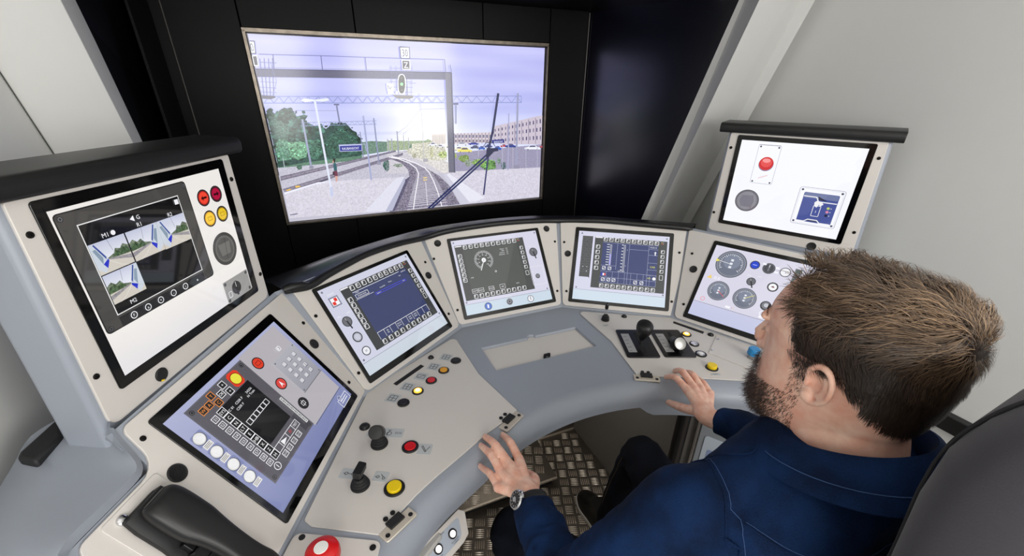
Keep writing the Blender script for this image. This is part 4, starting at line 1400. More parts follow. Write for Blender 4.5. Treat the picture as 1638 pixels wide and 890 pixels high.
d.text('DAAT', -151, 124, 6, WHITE); d.rect(-167, 84, -135, 115, (128, 130, 150)); d.up(); d.rect(-163, 88, -139, 111, (240, 240, 244)); d.up(); d.rect(-152, 99.5, -142, 110, (222, 50, 40)); d.rect(-161, 89.5, -151, 99.5, (222, 50, 40))


def knob(d, x, y, r=15, ang=-20):
    d.disc(x, y, r, (56, 58, 62)); d.up(); d.disc(x, y, r * .84, (104, 106, 112)); d.up()
    ca, sa = math.cos(R(ang - 90)), math.sin(R(ang - 90))
    d.line([(x - ca * r * .8, y - sa * r * .8), (x + ca * r * 1.5, y + sa * r * 1.5)], r * .28, (40, 42, 46)); d.up(); d.line([(x - ca * r * .2, y - sa * r * .2), (x - ca * r * .75, y - sa * r * .75)], 1.2, WHITE)


knob(d, -152, 32, 16, 8); d.text('ON', -168, 54, 5, WHITE); d.text('OFF', -134, 54, 5, WHITE)
d.disc(-150, -22, 16, (60, 62, 66)); d.up(); d.disc(-150, -22, 12.5, (176, 178, 190)); d.up(); d.disc(-150, -22, 9, (196, 198, 212)); d.up()
d.disc(-149, -70, 14.5, (70, 72, 78)); d.up(); d.disc(-149, -70, 11.5, (228, 230, 236)); d.up(); d.text('SF', -149, -70, 6, (60, 60, 66)); d.disc(-172, -90, 2, (90, 90, 100))

# ---- M4
d = DR['M4'][0]
d.grad(-181, -144, 179, 147, (196, 212, 224), (206, 208, 230)); d.up()
d.rect(-181, -104, 179, 147, (208, 208, 226)); d.line([(-178, -104), (176, -105)], 1.3, (130, 132, 150)); d.up(); d.screws([(-172, 138), (171, 138), (-172, -96), (168, -98)], 3.5, (130, 132, 146))
d.rect(-172, -90, 115, 126, (72, 74, 74)); d.up(); d.rect(-142, -66, 84, 104, (80, 83, 80)); d.up(); d.rect(-170, 120, -144, 124, WHITE)
key_row(d, -131, 116, 75, 116, 10, 16, '++ Z/ ===='); key_row(d, -158, 83, -158, -11, 6, 16, '+'); key_row(d, -130, -79, 71, -78, 10, 16); key_row(d, 99, 84, 99, 4, 5, 14); d.frame(92, -30, 106, -12, 1.4, WHITE, 2)
for i, c_ in enumerate(((240, 220, 90), (230, 90, 80), (200, 200, 200), (230, 130, 120))):
    d.disc(90 + 6 * (i // 2), 121 - 6 * (i % 2), 1.6, c_, n=8)
gx, gy = -68, 56
for i in range(33):
    a = R(235 - 290 * i / 32)
    r0 = 30 if i % 4 else 26
    d.line([(gx + r0 * math.cos(a), gy + r0 * math.sin(a)), (gx + 38 * math.cos(a), gy + 38 * math.sin(a))], 1.5, WHITE)
for i in range(9):
    a = R(235 - 290 * i / 8)
    d.text(str(20 * i), gx + 21 * math.cos(a), gy + 21 * math.sin(a), 4.2, WHITE)
d.up(); d.disc(gx, gy, 9, WHITE); d.line([(gx, gy), (gx - 19, gy - 38)], 3, WHITE); d.up(); d.text('0', gx, gy, 6, (60, 60, 60)); d.ring(-30, 5, 2.6, 4, WHITE, 12)
for j, (a, b) in enumerate((('Vitesse', '0.0'), ('Cible', '0.0'), ('Distance', '0.0'), ('Kilometre', '1.0'))):
    d.text(a, 24, 90 - 7.5 * j, 4.2, WHITE, 1); d.text(b, 32, 90 - 7.5 * j, 4.2, WHITE, -1)
d.text('STM', -129, -6, 4.5, WHITE); d.text('24.05', 48, -55, 4, WHITE)
for x, s, h in ((-130, 'GSM', 16), (-105, 'RADIO', 16), (-63, 'MODE', 16), (-17, 'AB', 18)):
    d.rect(x - 11, -58 - h / 2, x + 11, -58 + h / 2, (60, 62, 62)); d.up(); d.frame(x - 11, -58 - h / 2, x + 11, -58 + h / 2, 1.2, WHITE); d.text(s, x, -58, 6, WHITE, wmax=18)
knob(d, 146, 59, 18, 12); d.text('0', 136, 84, 4.5, WHITE); d.text('1', 160, 82, 4.5, WHITE)
d.frame(112, -76, 170, 0, 1.1, (232, 232, 240), 4); d.disc(140, -41, 10, (90, 92, 98)); d.up(); d.disc(140, -40, 7, (124, 126, 132)); d.up()
for j in range(5):
    d.text('1%d' % j, 122, -20 - 9 * j, 4, WHITE)
d.disc(-92, -124, 15, (90, 96, 120)); d.up(); d.disc(-92, -124, 12.5, (84, 118, 200)); d.up(); d.poly([(-95, -116), (-88, -118), (-90, -132), (-96, -130)], WHITE)
d.disc(-3, -122, 13.5, (150, 152, 160)); d.up(); d.disc(-3, -122, 11, (84, 86, 92)); d.up(); d.disc(-3, -121, 8, (140, 142, 150)); d.up(); d.disc(-3, -121, 3.5, (60, 62, 70)); d.text('TEST DMI', -4, -101, 4.5, WHITE)
d.disc(86, -126, 14, (110, 112, 124)); d.up(); d.disc(86, -126, 11.5, (230, 232, 238)); d.up(); d.line([(86, -118), (86, -130)], 2.2, (50, 50, 60))

# ---- M5
NV = (52, 62, 108)
d = DR['M5'][0]
d.grad(-179, -145, 178, 142, (200, 216, 228), (206, 208, 230)); d.up()
d.rect(-179, -103, 178, 142, (208, 208, 228)); d.line([(-175, -103), (172, -105)], 1.3, (130, 132, 150)); d.up(); d.screws([(-166, 132), (168, 132), (-168, -96), (168, -97)], 3.5, (120, 122, 140))
d.rect(-112, -91, 171, 121, (64, 66, 68)); d.rect(-162, -50, -122, 122, (72, 74, 76)); d.up(); d.line([(-122, -52), (-122, 122)], 2.5, (40, 40, 44)); d.rect(-79, -67, 138, 100, NV); d.up(); d.rect(-110, 117, -82, 121, WHITE)
for i in range(2):
    for j in range(7):
        x, y = -152 + 19 * i, 108 - 22 * j
        d.frame(x - 7, y - 7, x + 7, y + 7, .8, (110, 112, 116), 1)
for x, y in ((-150, -8), (-134, -8), (-134, -26)):
    d.disc(x, y, 1.8, WHITE, n=8)
key_row(d, -69, 113, 131, 111, 10, 16, '++ Z/x=+=='); key_row(d, -97, 80, -97, -9, 5, 16); key_row(d, 156, 77, 156, -3, 5, 14); d.frame(149, -38, 163, -18, 1.4, WHITE, 2); key_row(d, -70, -80, 129, -81, 10, 16, '+')
for i, c_ in enumerate(((240, 220, 90), (230, 90, 80), (200, 200, 200), (230, 130, 120))):
    d.disc(150 + 6 * (i // 2), 115 - 6 * (i % 2), 1.6, c_, n=8)
GR = (176, 182, 210)
for p in ([(-79, 100), (138, 100)], [(-20, 100), (-20, -10)], [(27, 100), (27, -67)], [(102, 100), (102, -67)], [(27, 78), (102, 78)], [(102, 84), (138, 84)], [(102, 60), (138, 60)], [(102, 28), (138, 28)], [(102, 0), (138, 0)], [(102, -22), (138, -22)],
          [(-79, 4), (-20, 4)], [(-79, -20), (27, -20)], [(-79, -44), (138, -46)], [(-79, -67), (138, -67)], [(27, -20), (138, -22)]):
    d.line(p, .9, GR)
for i in range(9):
    d.line([(-55 + 24 * i, -20), (-55 + 24 * i, -67)], .8, GR)
d.frame(-48, 6, -42, 92, 1.2, WHITE); d.rect(-47, 8, -43, 52, (140, 130, 236)); d.frame(6, -15, 12, 94, 1.2, WHITE)
for i in range(9):
    d.line([(-61, 92 - 10.5 * i), (-51, 92 - 10.5 * i)], 2.2, WHITE)
    d.line([(-2, 94 - 13 * i), (3, 94 - 13 * i)], 2.6, WHITE)
d.text('TEMP MOT', 2, -16, 4, WHITE, wmax=30); d.text('10:05:15', 120, 92, 5.5, WHITE, wmax=32); d.poly([(128, 76), (133, 70), (130, 70), (130, 60), (126, 60), (126, 70), (123, 70)], WHITE)
d.text('CAB', 121, 12, 7, (220, 220, 90)); d.text('AD', 111, -34, 6.5, (220, 220, 90)); d.disc(130, -35, 6.5, WHITE)
for x, y in ((-66, -7), (-44, -7), (-66, -54), (-44, -54), (-24, -54), (60, -56), (84, -56)):
    d.frame(x - 7, y - 7, x + 7, y + 7, 2, WHITE, 3); d.line([(x - 4, y - 4), (x + 4, y + 4)], 1.6, WHITE)
d.text('F', 20, 74, 4, WHITE); d.text('P', 17, 8, 4, WHITE)
for x, c_ in ((-72, (60, 60, 190)), (-66, (236, 236, 240)), (-60, (220, 80, 80))):
    d.rect(x - 3, -38, x + 3, -28, c_)

# ---- M6
d = DR['M6'][0]
d.rect(-180, -140, 180, 142, (212, 210, 226)); d.up(); d.grad(-180, -140, 180, -85, (190, 194, 222), (196, 198, 224)); d.line([(-178, -85), (178, -83)], 1.4, (110, 112, 130)); d.up()
for gx, gy, r in ((-107, 82, 52), (-112, -26, 37), (-22, -27, 38)):
    d.disc(gx, gy, r, (88, 92, 104), n=36); d.up(); d.disc(gx, gy, r * .93, (140, 144, 156), n=36); d.up(); d.disc(gx, gy, r * .86, (108, 114, 130), n=36); d.up(); d.disc(gx, gy + r * .2, r * .55, (124, 132, 150), n=24); d.up()
    for i in range(25):
        a = R(215 - 250 * i / 24)
        d.line([(gx + r * (.62 if i % 4 == 0 else .68) * math.cos(a), gy + r * (.62 if i % 4 == 0 else .68) * math.sin(a)), (gx + r * .76 * math.cos(a), gy + r * .76 * math.sin(a))], r * .035, WHITE)
    for j in range(3):
        d.rect(gx - r * .09, gy - r * .3 + j * r * .26, gx + r * .09, gy - r * .3 + j * r * .26 + r * .16, (226, 228, 236), r * .03)
    d.up()
d.line([(-107, 82), (-147, 86)], 1.6, WHITE); d.poly([(-160, 92), (-146, 86), (-160, 80)], (236, 226, 90)); d.line([(-112, -26), (-88, -42)], 1.6, (230, 80, 80)); d.line([(-22, -27), (4, -8)], 1.6, (240, 230, 120))
d.poly([(-168, 12), (-156, 26), (-150, 12)], (236, 206, 110)); d.text('/0.0', -134, 18, 11, (246, 246, 250)); d.ring(-152, -70, 6, 7.6, (230, 110, 130)); d.rect(-70, -78, -54, -70, (240, 240, 246)); d.text('!', -48, -74, 8, (220, 90, 110)); d.text('!', -42, -74, 8, (236, 210, 120))
d.disc(-32, 100, 16, (60, 62, 76)); d.up(); d.disc(-32, 100, 13, (40, 70, 200)); d.up(); d.line([(-38, 100), (-26, 100)], 2, (190, 200, 250))
d.disc(13, 99, 20, (92, 94, 100)); d.up(); d.disc(13, 99, 15, (70, 72, 78)); d.up(); d.rect(10, 88, 16, 114, (110, 112, 118)); d.up(); d.line([(13, 104), (13, 112)], 1.5, WHITE)
for x, y in ((-4, 112), (38, 108), (38, 92)):
    d.rect(x - 6, y - 4, x + 6, y + 3, (240, 240, 248), 2)
knob(d, -23, 38, 15, 25); d.text('OFF', -36, 58, 5, WHITE); d.text('ON', -4, 62, 5, WHITE)
d.disc(64, 99, 17, (98, 100, 108)); d.up(); d.disc(64, 99, 14, (234, 234, 238)); d.up(); d.disc(66, 97, 2.5, (180, 180, 188), n=8)
d.disc(46, 38, 17, (56, 56, 62)); d.up(); d.disc(46, 38, 12.5, (236, 236, 240)); d.up(); d.poly([(40, 38), (47, 42), (52, 37), (47, 36)], (60, 50, 54)); d.up(); d.disc(48, 37, 1.8, (200, 60, 70), n=8)
d.disc(48, -32, 17, (60, 62, 68)); d.up(); d.disc(48, -31, 12.5, (116, 118, 126)); d.up(); d.disc(49, -30, 7, (190, 192, 200)); d.up()
d.ring(48, -62, 8, 10, (244, 244, 250), 14); d.rect(40, -78, 56, -72, (244, 244, 250))
d.rect(89, 14, 110, 120, (110, 112, 118)); d.up()
for j in range(6):
    d.rect(92, 20 + 17 * j, 107, 33 + 17 * j, (70, 84, 80) if j % 2 else (86, 88, 94)); d.frame(92, 20 + 17 * j, 107, 33 + 17 * j, .8, (140, 142, 148))
for x, y in ((140, 99), (140, 40), (140, -30)):
    d.disc(x, y, 16, (70, 72, 80)); d.up(); d.disc(x, y, 12, (200, 200, 210)); d.up()

# ---- M7
d = DR['M7'][0]
d.rect(-178, -144, 177, 143, (243, 244, 250)); d.up()
d.frame(-121, 4, -52, 132, 1.0, (150, 152, 170), 4); d.line([(-119, 132), (-56, 132)], 1.6, (110, 112, 130))
d.screws([(-114, 126), (-59, 126), (-114, 10), (-59, 10)], 3, (40, 40, 66))
d.disc(-85, 70, 23, (130, 130, 160), n=32); d.up(); d.disc(-85, 72, 22, (206, 44, 48), n=32); d.up(); d.disc(-85, 75, 17, (226, 80, 80), 15, 28); d.up(); d.disc(-86, 82, 12, (244, 150, 150), 7, 24); d.up()
d.line([(-98, 22), (-72, 34)], 1.4, (226, 120, 120)); d.frame(-94, 24, -82, 32, .8, (226, 226, 234))
d.disc(-115, -60, 39, (112, 110, 118), n=36); d.up(); d.disc(-115, -60, 32, (140, 138, 146), n=32); d.up(); d.poly([(-134, -42), (-100, -40), (-94, -58), (-98, -82), (-132, -82), (-140, -62)], (124, 122, 132)); d.line([(-100, -40), (-94, -60), (-100, -84)], 1.4, (90, 88, 96)); d.ring(-115, -60, 36, 38, (96, 94, 102), 32); d.up()
d.frame(34, -112, 161, 12, 1.2, (140, 142, 164), 7); d.frame(38, -108, 157, 8, .8, (200, 202, 214), 5); d.screws([(43, 3), (152, 3), (43, -103), (152, -103)], 3.4, (40, 42, 72))
d.rect(50, -101, 148, -4, (74, 86, 150), 4); d.up(); d.rect(52, -22, 146, -5, (112, 122, 160), 3); d.up()
d.line([(52, -17), (88, -17), (96, -31), (146, -31)], 3, WHITE); d.poly([(92, -14), (120, -26), (96, -26)], (44, 46, 70)); d.line([(52, -100), (72, -100), (82, -92), (108, -92), (116, -100), (144, -100)], 3, WHITE); d.poly([(78, -98), (84, -94), (106, -94), (112, -98)], (70, 72, 96))
d.frame(86, -80, 108, -44, 1.6, WHITE, 2); d.poly([(88, -46), (86, -34), (92, -28), (106, -30), (112, -38), (104, -46), (100, -40), (96, -50)], WHITE); d.text('1', 97, -64, 8, WHITE)
for j, c_ in enumerate(((190, 206, 110), (220, 140, 170), (40, 42, 60))):
    d.disc(128, -48 - 12 * j, 4.2, c_, n=12); d.disc(136, -48 - 12 * j, 1.4, WHITE, n=8)

for k, (d, t) in DR.items():
    mb = MB(); mb.prism(rect(-.181, -.1445, .1805, .1475), 0.0028, 0.0032)
    scr = mb.build('screen', black_gloss, t)
    d.build('screen_picture', ui_mat, scr, smooth=False)

# ---- large display picture
d = Draw(-0.0115)
def sky(x, y):
    f = (y + 60) / 400
    c = [170 + 14 * f, 176 + 8 * f, 228 + 6 * f]
    if y < 120:
        k = (120 - y) / 200
        c = [c[0] + 40 * k, c[1] + 40 * k, c[2] + 16 * k]
    g_ = math.exp(-(((x - 0) / 170) ** 2 + ((y + 40) / 150) ** 2))
    c = [q + (255 - q) * .95 * g_ for q in c]
    b = math.sin(y * .045 + math.sin(x * .008) * 1.4 + x * .002) * .5 + math.sin(y * .09 + x * .006 + 1.7) * .5
    b *= 9 * (1 - g_)
    return tuple(min(255, q + b * (1.0, .95, .45)[i]) for i, q in enumerate(c))
NX, NY = 40, 26
for i in range(NX):
    for j in range(NY):
        xs = [-586 + 1172 * (i + a) / NX for a in (0, 1)]
        ys = [-160 + 490 * (j + a) / NY for a in (0, 1)]
        q = [(xs[0], ys[0]), (xs[1], ys[0]), (xs[1], ys[1]), (xs[0], ys[1])]
        d.add([(x * .001, y * .001, d.w) for x, y in q], [(0, 1, 2, 3)], 0, None, [(*L3(sky(x, y)), 0) for x, y in q])
d.rect(-590, -340, 588, -150, (188, 186, 200))
LIM = (-588, 588, -339, 331)
def clampp(x, y): return (min(max(x, LIM[0]), LIM[1]), min(max(y, LIM[2]), LIM[3]))
rnd = random.Random(3)
for r_, g_, b_, a_, q in PICTURE:
    pts = [clampp(q[i], q[i + 1]) for i in range(0, len(q), 2)]
    d.up(.5)
    if a_ < 0:
        d.line(pts, -a_ * (.75 if b_ - r_ > 30 and r_ < 70 else .6), (r_, g_, b_))
    else:
        d.poly(pts, (r_, g_, b_), a_ * .008)
        if a_ in (80, 90) and g_ > r_ and len(pts) != 11:
            xs = [p[0] for p in pts]; ys = [p[1] for p in pts]
            def inside(x, y):
                c = False
                for i in range(len(pts)):
                    (x1, y1), (x2, y2) = pts[i], pts[i - 1]
                    if (y1 > y) != (y2 > y) and x < (x2 - x1) * (y - y1) / (y2 - y1) + x1:
                        c = not c
                return c
            ar = (max(xs) - min(xs)) * (max(ys) - min(ys))
            for n_ in range(int(min(900, ar / 34))):
                x, y = rnd.uniform(min(xs), max(xs)), rnd.uniform(min(ys), max(ys))
                if not inside(x + rnd.uniform(-7, 7), y - rnd.uniform(-2, 12)):
                    continue
                s = rnd.uniform(3, 12) if ar > 40000 else rnd.uniform(1.6, 5 if ar > 4000 else 2.6)
                k = rnd.uniform(.45, 1.35) * (1.0 + .35 * math.sin(x * .09) * math.sin(y * .11))
                col = (min(255, r_ * k), min(255, g_ * k + 6), min(255, b_ * k))
                d.w += 0.000002
                d.poly([clampp(x + s * math.cos(t_ * 1.0472 + k) * rnd.uniform(.6, 1.2), y + s * .7 * math.sin(t_ * 1.0472 + k) * rnd.uniform(.6, 1.2)) for t_ in range(6)], col)
d.up()
d.text('RAUBANSCNT', -305, -59, 9, (240, 242, 255), rot=0, wmax=66)
d.text('30', -48, 289, 25, (50, 52, 70), wmax=22); d.text('Z', -48, 247, 20, (245, 246, 252)); d.text('Nr', -120, 167, 16, (60, 62, 80), wmax=20)
d.text('0', -581, 289, 25, (50, 52, 70), wmax=9); d.text('BANSCNT', 353, -58, 8, (230, 232, 250), wmax=44)
mb = MB(); mb.box(-.589, .589, -.340, .332, -0.0125, -0.0118)
scr = mb.build('screen', black_gloss, disp)
d.build('screen_picture', screen_mat('display_picture', 1.15, 0.15, 160), scr, smooth=False)
# ------------------------------------------------------------------ control plates on the desk
ZP = 0.8072
lit_amber = mat('lit_amber_lens', (255, 190, 60), 0.3, emit=(255, 190, 60), estr=1.1)
lit_core = mat('lit_warm_lens', (255, 240, 200), 0.3, emit=(255, 238, 190), estr=1.4)
lit_white = mat('lit_white_lens', (250, 250, 250), 0.3, emit=(255, 252, 250), estr=0.9)


def control_plate(name, label, poly, rr, cat='control panel'):
    t = thing(name, label, cat, None)
    mb = MB(); mb.prism(rounded(poly, rr, 4), 0.8034, ZP)
    mb.build('plate', beige, t, bevel=0.001)
    return t


def button(t, x, y, r, capm, h=0.004, cap=0.72, label=None, dome=False, core=None, ringm=None):
    M = TR(x, y, ZP)
    mb = MB(); mb.lathe([(r, 0), (r, .0022), (r * .93, .0036), (r * (cap + .05), .0036), (r * (cap + .03), .0014)], 28, M=M)
    ring = mb.build('push_button', ringm or black_satin, t)
    if label:
        ring['label'] = label
    c = r * cap
    mb = MB()
    if dome:
        mb.lathe([(c, .001)] + [(max(1e-4, c * math.cos(R(a))), .003 + h * math.sin(R(a))) for a in range(0, 91, 15)], 24, M=M)
    else:
        mb.lathe([(c, .001), (c, h - .001), (c * .93, h), (c * .1, h + .0003)], 24, M=M)
    mb.build('button_cap', capm, ring)
    if core:
        mb = MB(); mb.lathe([(c * .62, h + .0002), (c * .55, h + .0012), (c * .1, h + .0014)], 20, M=M)
        mb.build('lens', core, ring)
    return ring


def tag_plate(t, x, y, w, h, ang, marks=()):
    M = TR(x, y, ZP, ang)
    mb = MB(); mb.prism(rounded(rect(-w / 2, -h / 2, w / 2, h / 2), .003, 3), 0, .0006, M=M)
    o = mb.build('label_plate', label_p, t)
    mb = MB()
    for m in marks:
        if m[0] == 'l':
            a, b = Vector(m[1]) * .001, Vector(m[2]) * .001
            dd = (b - a).normalized(); n_ = Vector((-dd.y, dd.x)) * .0008
            mb.add([(a.x - n_.x, a.y - n_.y, .0008), (b.x - n_.x, b.y - n_.y, .0008), (b.x + n_.x, b.y + n_.y, .0008), (a.x + n_.x, a.y + n_.y, .0008)], [(0, 1, 2, 3)], 0, M)
        elif m[0] == 'o':
            n = 14
            for i in range(n):
                a, b = 6.2832 * i / n, 6.2832 * (i + 1) / n
                r0, r1 = m[3] * .001 - .0007, m[3] * .001 + .0007
                q = [(m[1] * .001 + r_ * math.cos(t_), m[2] * .001 + r_ * math.sin(t_), .0008) for r_, t_ in ((r0, a), (r1, a), (r1, b), (r0, b))]
                mb.add(q, [(0, 1, 2, 3)], 0, M)
        elif m[0] == 't':
            vs, fs, x0, x1 = glyphs(m[1]); k = m[4] * .001 / .69
            mb.add([((a - (x0 + x1) / 2) * k + m[2] * .001, (b - .345) * k + m[3] * .001, .0008) for a, b in vs], fs, 0, M)
    if marks:
        mb.build('engraving', ink, o, smooth=False)
    return o


grid_marks = [('l', (-11, -11), (11, -11)), ('l', (-11, 0), (11, 0)), ('l', (-11, 11), (11, 11)), ('l', (-11, -11), (-11, 11)), ('l', (0, -11), (0, 11)), ('l', (11, -11), (11, 11))]


def plate_arc(s, th0, th1, r, n=10):
    out = []
    for i in range(n + 1):
        t_ = R(th0 + (th1 - th0) * i / n)
        q = r + rt(t_) - RT
        out.append((s * q * math.sin(t_), CY + q * math.cos(t_)))
    return out


def desk_plate(s):
    pts = [(s * .739, .272), (s * .568, .650), (s * .252, .838), (s * .246, .602), (s * .203, .405)]
    a = plate_arc(s, 19.5, 46.5, .7245)
    pts2 = pts + a + [(s * .603, .181), (s * .725, .252)]
    rr = [.010, .012, .016, .0, .002] + [0] * len(a) + [.002, .012]
    return pts2, rr


pl, rr = desk_plate(-1)
dl = control_plate('control_panel', 'beige left desk plate with coloured push buttons and two black toggle levers', pl, rr)
button(dl, -.361, .741, .0095, black_satin, .006, .8, dome=True)
row = [(-.291, .693, black_satin, None), (-.341, .657, amber_p, None), (-.389, .622, red_p, None), (-.437, .588, lit_amber, lit_core), (-.485, .553, black_satin, None)]
for i, (x, y, m_, core) in enumerate(row):
    button(dl, x, y, .0170, m_, .0055, .69, core=core)
    tag_plate(dl, x - .0235, y + .0325, .036, .036, -38, grid_marks if i != 2 else [('l', (-10, -9), (10, 9)), ('l', (-12, -8), (12, -8)), ('l', (-12, 8), (12, 8)), ('l', (-12, -8), (-12, 8)), ('l', (12, -8), (12, 8))])
mb = MB(); mb.prism([(-.497, .651), (-.400, .716), (-.392, .703), (-.489, .639)], ZP - .002, ZP + .0008)
mb.build('card_slot', black_matt, dl)
button(dl, -.595, .498, .0135, black_satin, .007, .88, dome=True)
button(dl, -.500, .384, .0205, red_p, .0052, .68, 'red push button with black ring')
button(dl, -.556, .278, .0230, yellow_p, .009, .70, 'raised yellow push button')
tag_plate(dl, -.548, .457, .092, .031, -26.5, [('o', 10, -3, 6), ('l', (4, -8), (10, 8)), ('l', (4, 8), (14, 8)), ('l', (-8, 4), (-2, -6)), ('t', 'SOS', 33, 0, 7)])
tag_plate(dl, -.4685, .3635, .034, .034, -27, [('l', (-10, 8), (2, -9)), ('l', (-7, 10), (4, -7)), ('l', (-10, 8), (-7, 10)), ('l', (2, -9), (11, 9)), ('l', (2, -9), (4, -7))])
tag_plate(dl, -.643, .357, .044, .028, -29, [('o', -8, 0, 3.5), ('o', 8, 0, 3.5), ('l', (-4, 0), (4, 0)), ('l', (-15, 0), (-11, 0))])
tag_plate(dl, -.579, .322, .033, .027, -30, [('o', -6, -2, 3), ('o', 8, -4, 3), ('l', (-1, 6), (6, -1)), ('l', (-13, -2), (-9, -2))])


def toggle(t, x, y, kind):
    M = TR(x, y, ZP)
    mb = MB(); mb.lathe([(.021, 0), (.021, .004), (.018, .005), (.0195, .009), (.016, .011), (.017, .015), (.0135, .017), (.014, .021), (.010, .024)], 28, M=M)
    base = mb.build('toggle_lever', black_matt, t)
    mb = MB()
    if kind == 0:
        mb.lathe([(.008, .018), (.008, .034)], 16, M=M)
        Mk = Matrix.Translation((x + .003, y + .012, ZP + .027)) @ Vector((-.20, -.70, .68)).to_track_quat('Z', 'Y').to_matrix().to_4x4()
        mb.lathe([(.004, 0), (.0165, .001), (.0175, .003), (.0175, .036), (.0165, .039), (.002, .040)], 24, M=Mk)
    else:
        Mk = M @ TR(0, 0, .018, 60, 10)
        mb.prism(rounded(rect(-.005, -.006, .005, .006), .002, 3), 0, .022, M=Mk)
        mb.prism(rounded(rect(-.017, -.009, .017, .009), .003, 3), .022, .038, M=Mk)
    mb.build('lever_grip', black_satin, base, bevel=.001)


toggle(dl, -.568, .423, 0)
toggle(dl, -.624, .315, 1)


def hinge(t, x, y, ang, s):
    M = TR(x, y, .8032, ang)
    mb = MB(); mb.prism(rounded(rect(-.039, -.014, .039, .014), [.005, .005, .002, .002] if s > 0 else [.005, .005, .002, .002], 3), 0, .0048, M=M)
    h = mb.build('hinge', nickel, t, bevel=.0012)
    mb = MB(); mb.box(-.0175, .0175, .000, .020, .002, .0095, M=M)
    mb.build('hinge_block', black_matt, h, bevel=.001)
    for sx in (-.029, .029):
        mb = MB(); mb.lathe([(.0048, .004), (.0048, .0056), (.002, .0056), (.0015, .005)], 14, M=M @ TR(sx, -.003, 0))
        mb.build('hinge_screw', black_satin, h)
    for sx in (-.009, .009):
        mb = MB(); mb.lathe([(.0052, .004), (.0052, .0062), (.002, .0062)], 14, M=M @ TR(sx, .029, 0))
        mb.build('hinge_screw', black_satin, h)


hinge(dl, -.234, .3715, 30, 1)
hinge(dl, -.563, .1885, 30, 1)

pl, rr = desk_plate(1)
dr = control_plate('control_panel', 'beige right desk plate with ball grip lever, small joystick and round buttons', pl, rr)
hinge(dr, .222, .3835, -30, 1)
# small joystick
M = TR(.313, .735, ZP)
mb = MB(); mb.lathe([(.0150, 0), (.0150, .006), (.0125, .007), (.0145, .011), (.0115, .013), (.0125, .017), (.0085, .019), (.0075, .024), (.003, .025)], 24, M=M)
js = mb.build('joystick', black_matt, dr)
mb = MB(); mb.lathe([(.0022, .024), (.0022, .048)], 10, M=M)
mb.build('stick', chrome, js)
mb = MB(); mb.lathe([(.003, .046), (.0062, .049), (.0070, .060), (.0060, .068), (.003, .072), (.0005, .0725)], 16, M=M)
mb.build('grip', black_gloss, js)
tag_plate(dr, .290, .700, .022, .009, -12, [('t', '-I0I+', 0, 0, 4)])
tag_plate(dr, .318, .770, .022, .009, -12, [('t', 'III', 0, 0, 4)])
button(dr, .396, .729, .0105, black_satin, .006, .85, dome=True)
mb = MB(); mb.prism([(.537, .618), (.549, .627), (.597, .524), (.582, .515)], ZP - .002, ZP + .0008)
mb.build('card_slot', black_matt, dr)
# two lever gates
def gate(cx, cy, w, l):
    M = TR(cx, cy, ZP, -23)
    mb = MB(); mb.prism(rounded(rect(-w / 2, -l / 2, w / 2, l / 2), .008, 4), 0, .0045, M=M)
    g_ = mb.build('lever_gate', mat('black_anodised', (12, 12, 13), 0.28), dr, bevel=.001)
    mb = MB(); mb.box(-w / 2 + .012, -w / 2 + .040, -l / 2 + .028, l / 2 - .030, .0045, .0050, M=M)
    sc = mb.build('scale_strip', mat('silver_scale', (186, 186, 184), 0.35, 0.3), g_)
    mb = MB()
    for i in range(5):
        mb.box(-w / 2 + .016, -w / 2 + .026 + .004 * (i % 2), -l / 2 + .036 + i * .022, -l / 2 + .0375 + i * .022, .0050, .0052, M=M)
    mb.build('scale_marks', ink, sc, smooth=False)
    mb = MB(); mb.box(.004, .016, -l / 2 + .02, l / 2 - .02, .0042, .0049, M=M)
    mb.build('lever_slot', mat('slot_black', (4, 4, 4), 0.7), g_)
    return g_, M
g1, Mg = gate(.318, .5535, .110, .176)
g2, Mg2 = gate(.432, .5075, .106, .174)
mb = MB(); mb.tube([(.328, .545, .806), (.325, .540, .835)], .0075, 12)
mb.build('lever_stem', chrome, g1)
mb = MB()
ax = [(.326, .542, .832), (.324, .539, .842), (.322, .536, .852), (.319, .532, .864), (.316, .528, .876), (.313, .524, .888), (.311, .521, .898), (.310, .519, .904), (.3095, .5185, .907)]
mb.tube(catmull(ax, 4), [.0095 + (.0275 - .0095) * math.sin(min(1, max(0, (i / 32 - .05) / .62)) * math.pi / 2) ** 1.2 if i <= 22 else .0275 * math.sqrt(max(.004, 1 - ((i - 22) / 10.2) ** 2)) for i in range(33)], 24)
mb.build('ball_grip', black_satin, g1)
Mk = Matrix.Translation((.415, .474, .830))
dirk = Vector((-.18, -.78, .52)).normalized()
Mq = Mk @ dirk.to_track_quat('Z', 'Y').to_matrix().to_4x4()
mb = MB(); mb.tube([(.440, .520, .806), (.432, .505, .824), (.421, .486, .832)], [.013, .013, .012], 14); mb.lathe([(.012, -.012), (.020, -.006), (.0215, .0), (.0215, .022), (.0205, .024)], 28, M=Mq)
kn = mb.build('knob_lever', black_satin, g2)
mb = MB(); mb.lathe([(.0205, .0235), (.0205, .0255), (.0190, .0265), (.001, .0267)], 28, M=Mq)
mb.build('knob_face', mat('turned_aluminium', (190, 190, 186), 0.35, 0.9), kn)
button(dr, .522, .534, .0175, lit_amber, .005, .68, core=lit_core)
button(dr, .500, .474, .0165, chrome, .005, .72)
button(dr, .474, .418, .0190, chrome, .005, .68, core=white_p)
button(dr, .601, .498, .0105, black_satin, .006, .85, dome=True)
button(dr, .447, .346, .0195, yellow_p, .013, .76, 'raised yellow push button')
tag_plate(dr, .432, .316, .030, .011, -20, [('t', 'TEST', 0, 0, 5)])
mb = MB(); mb.prism(rounded([(.616, .486), (.502, .413), (.556, .284), (.690, .345)], .004, 3), ZP, ZP + .0022)
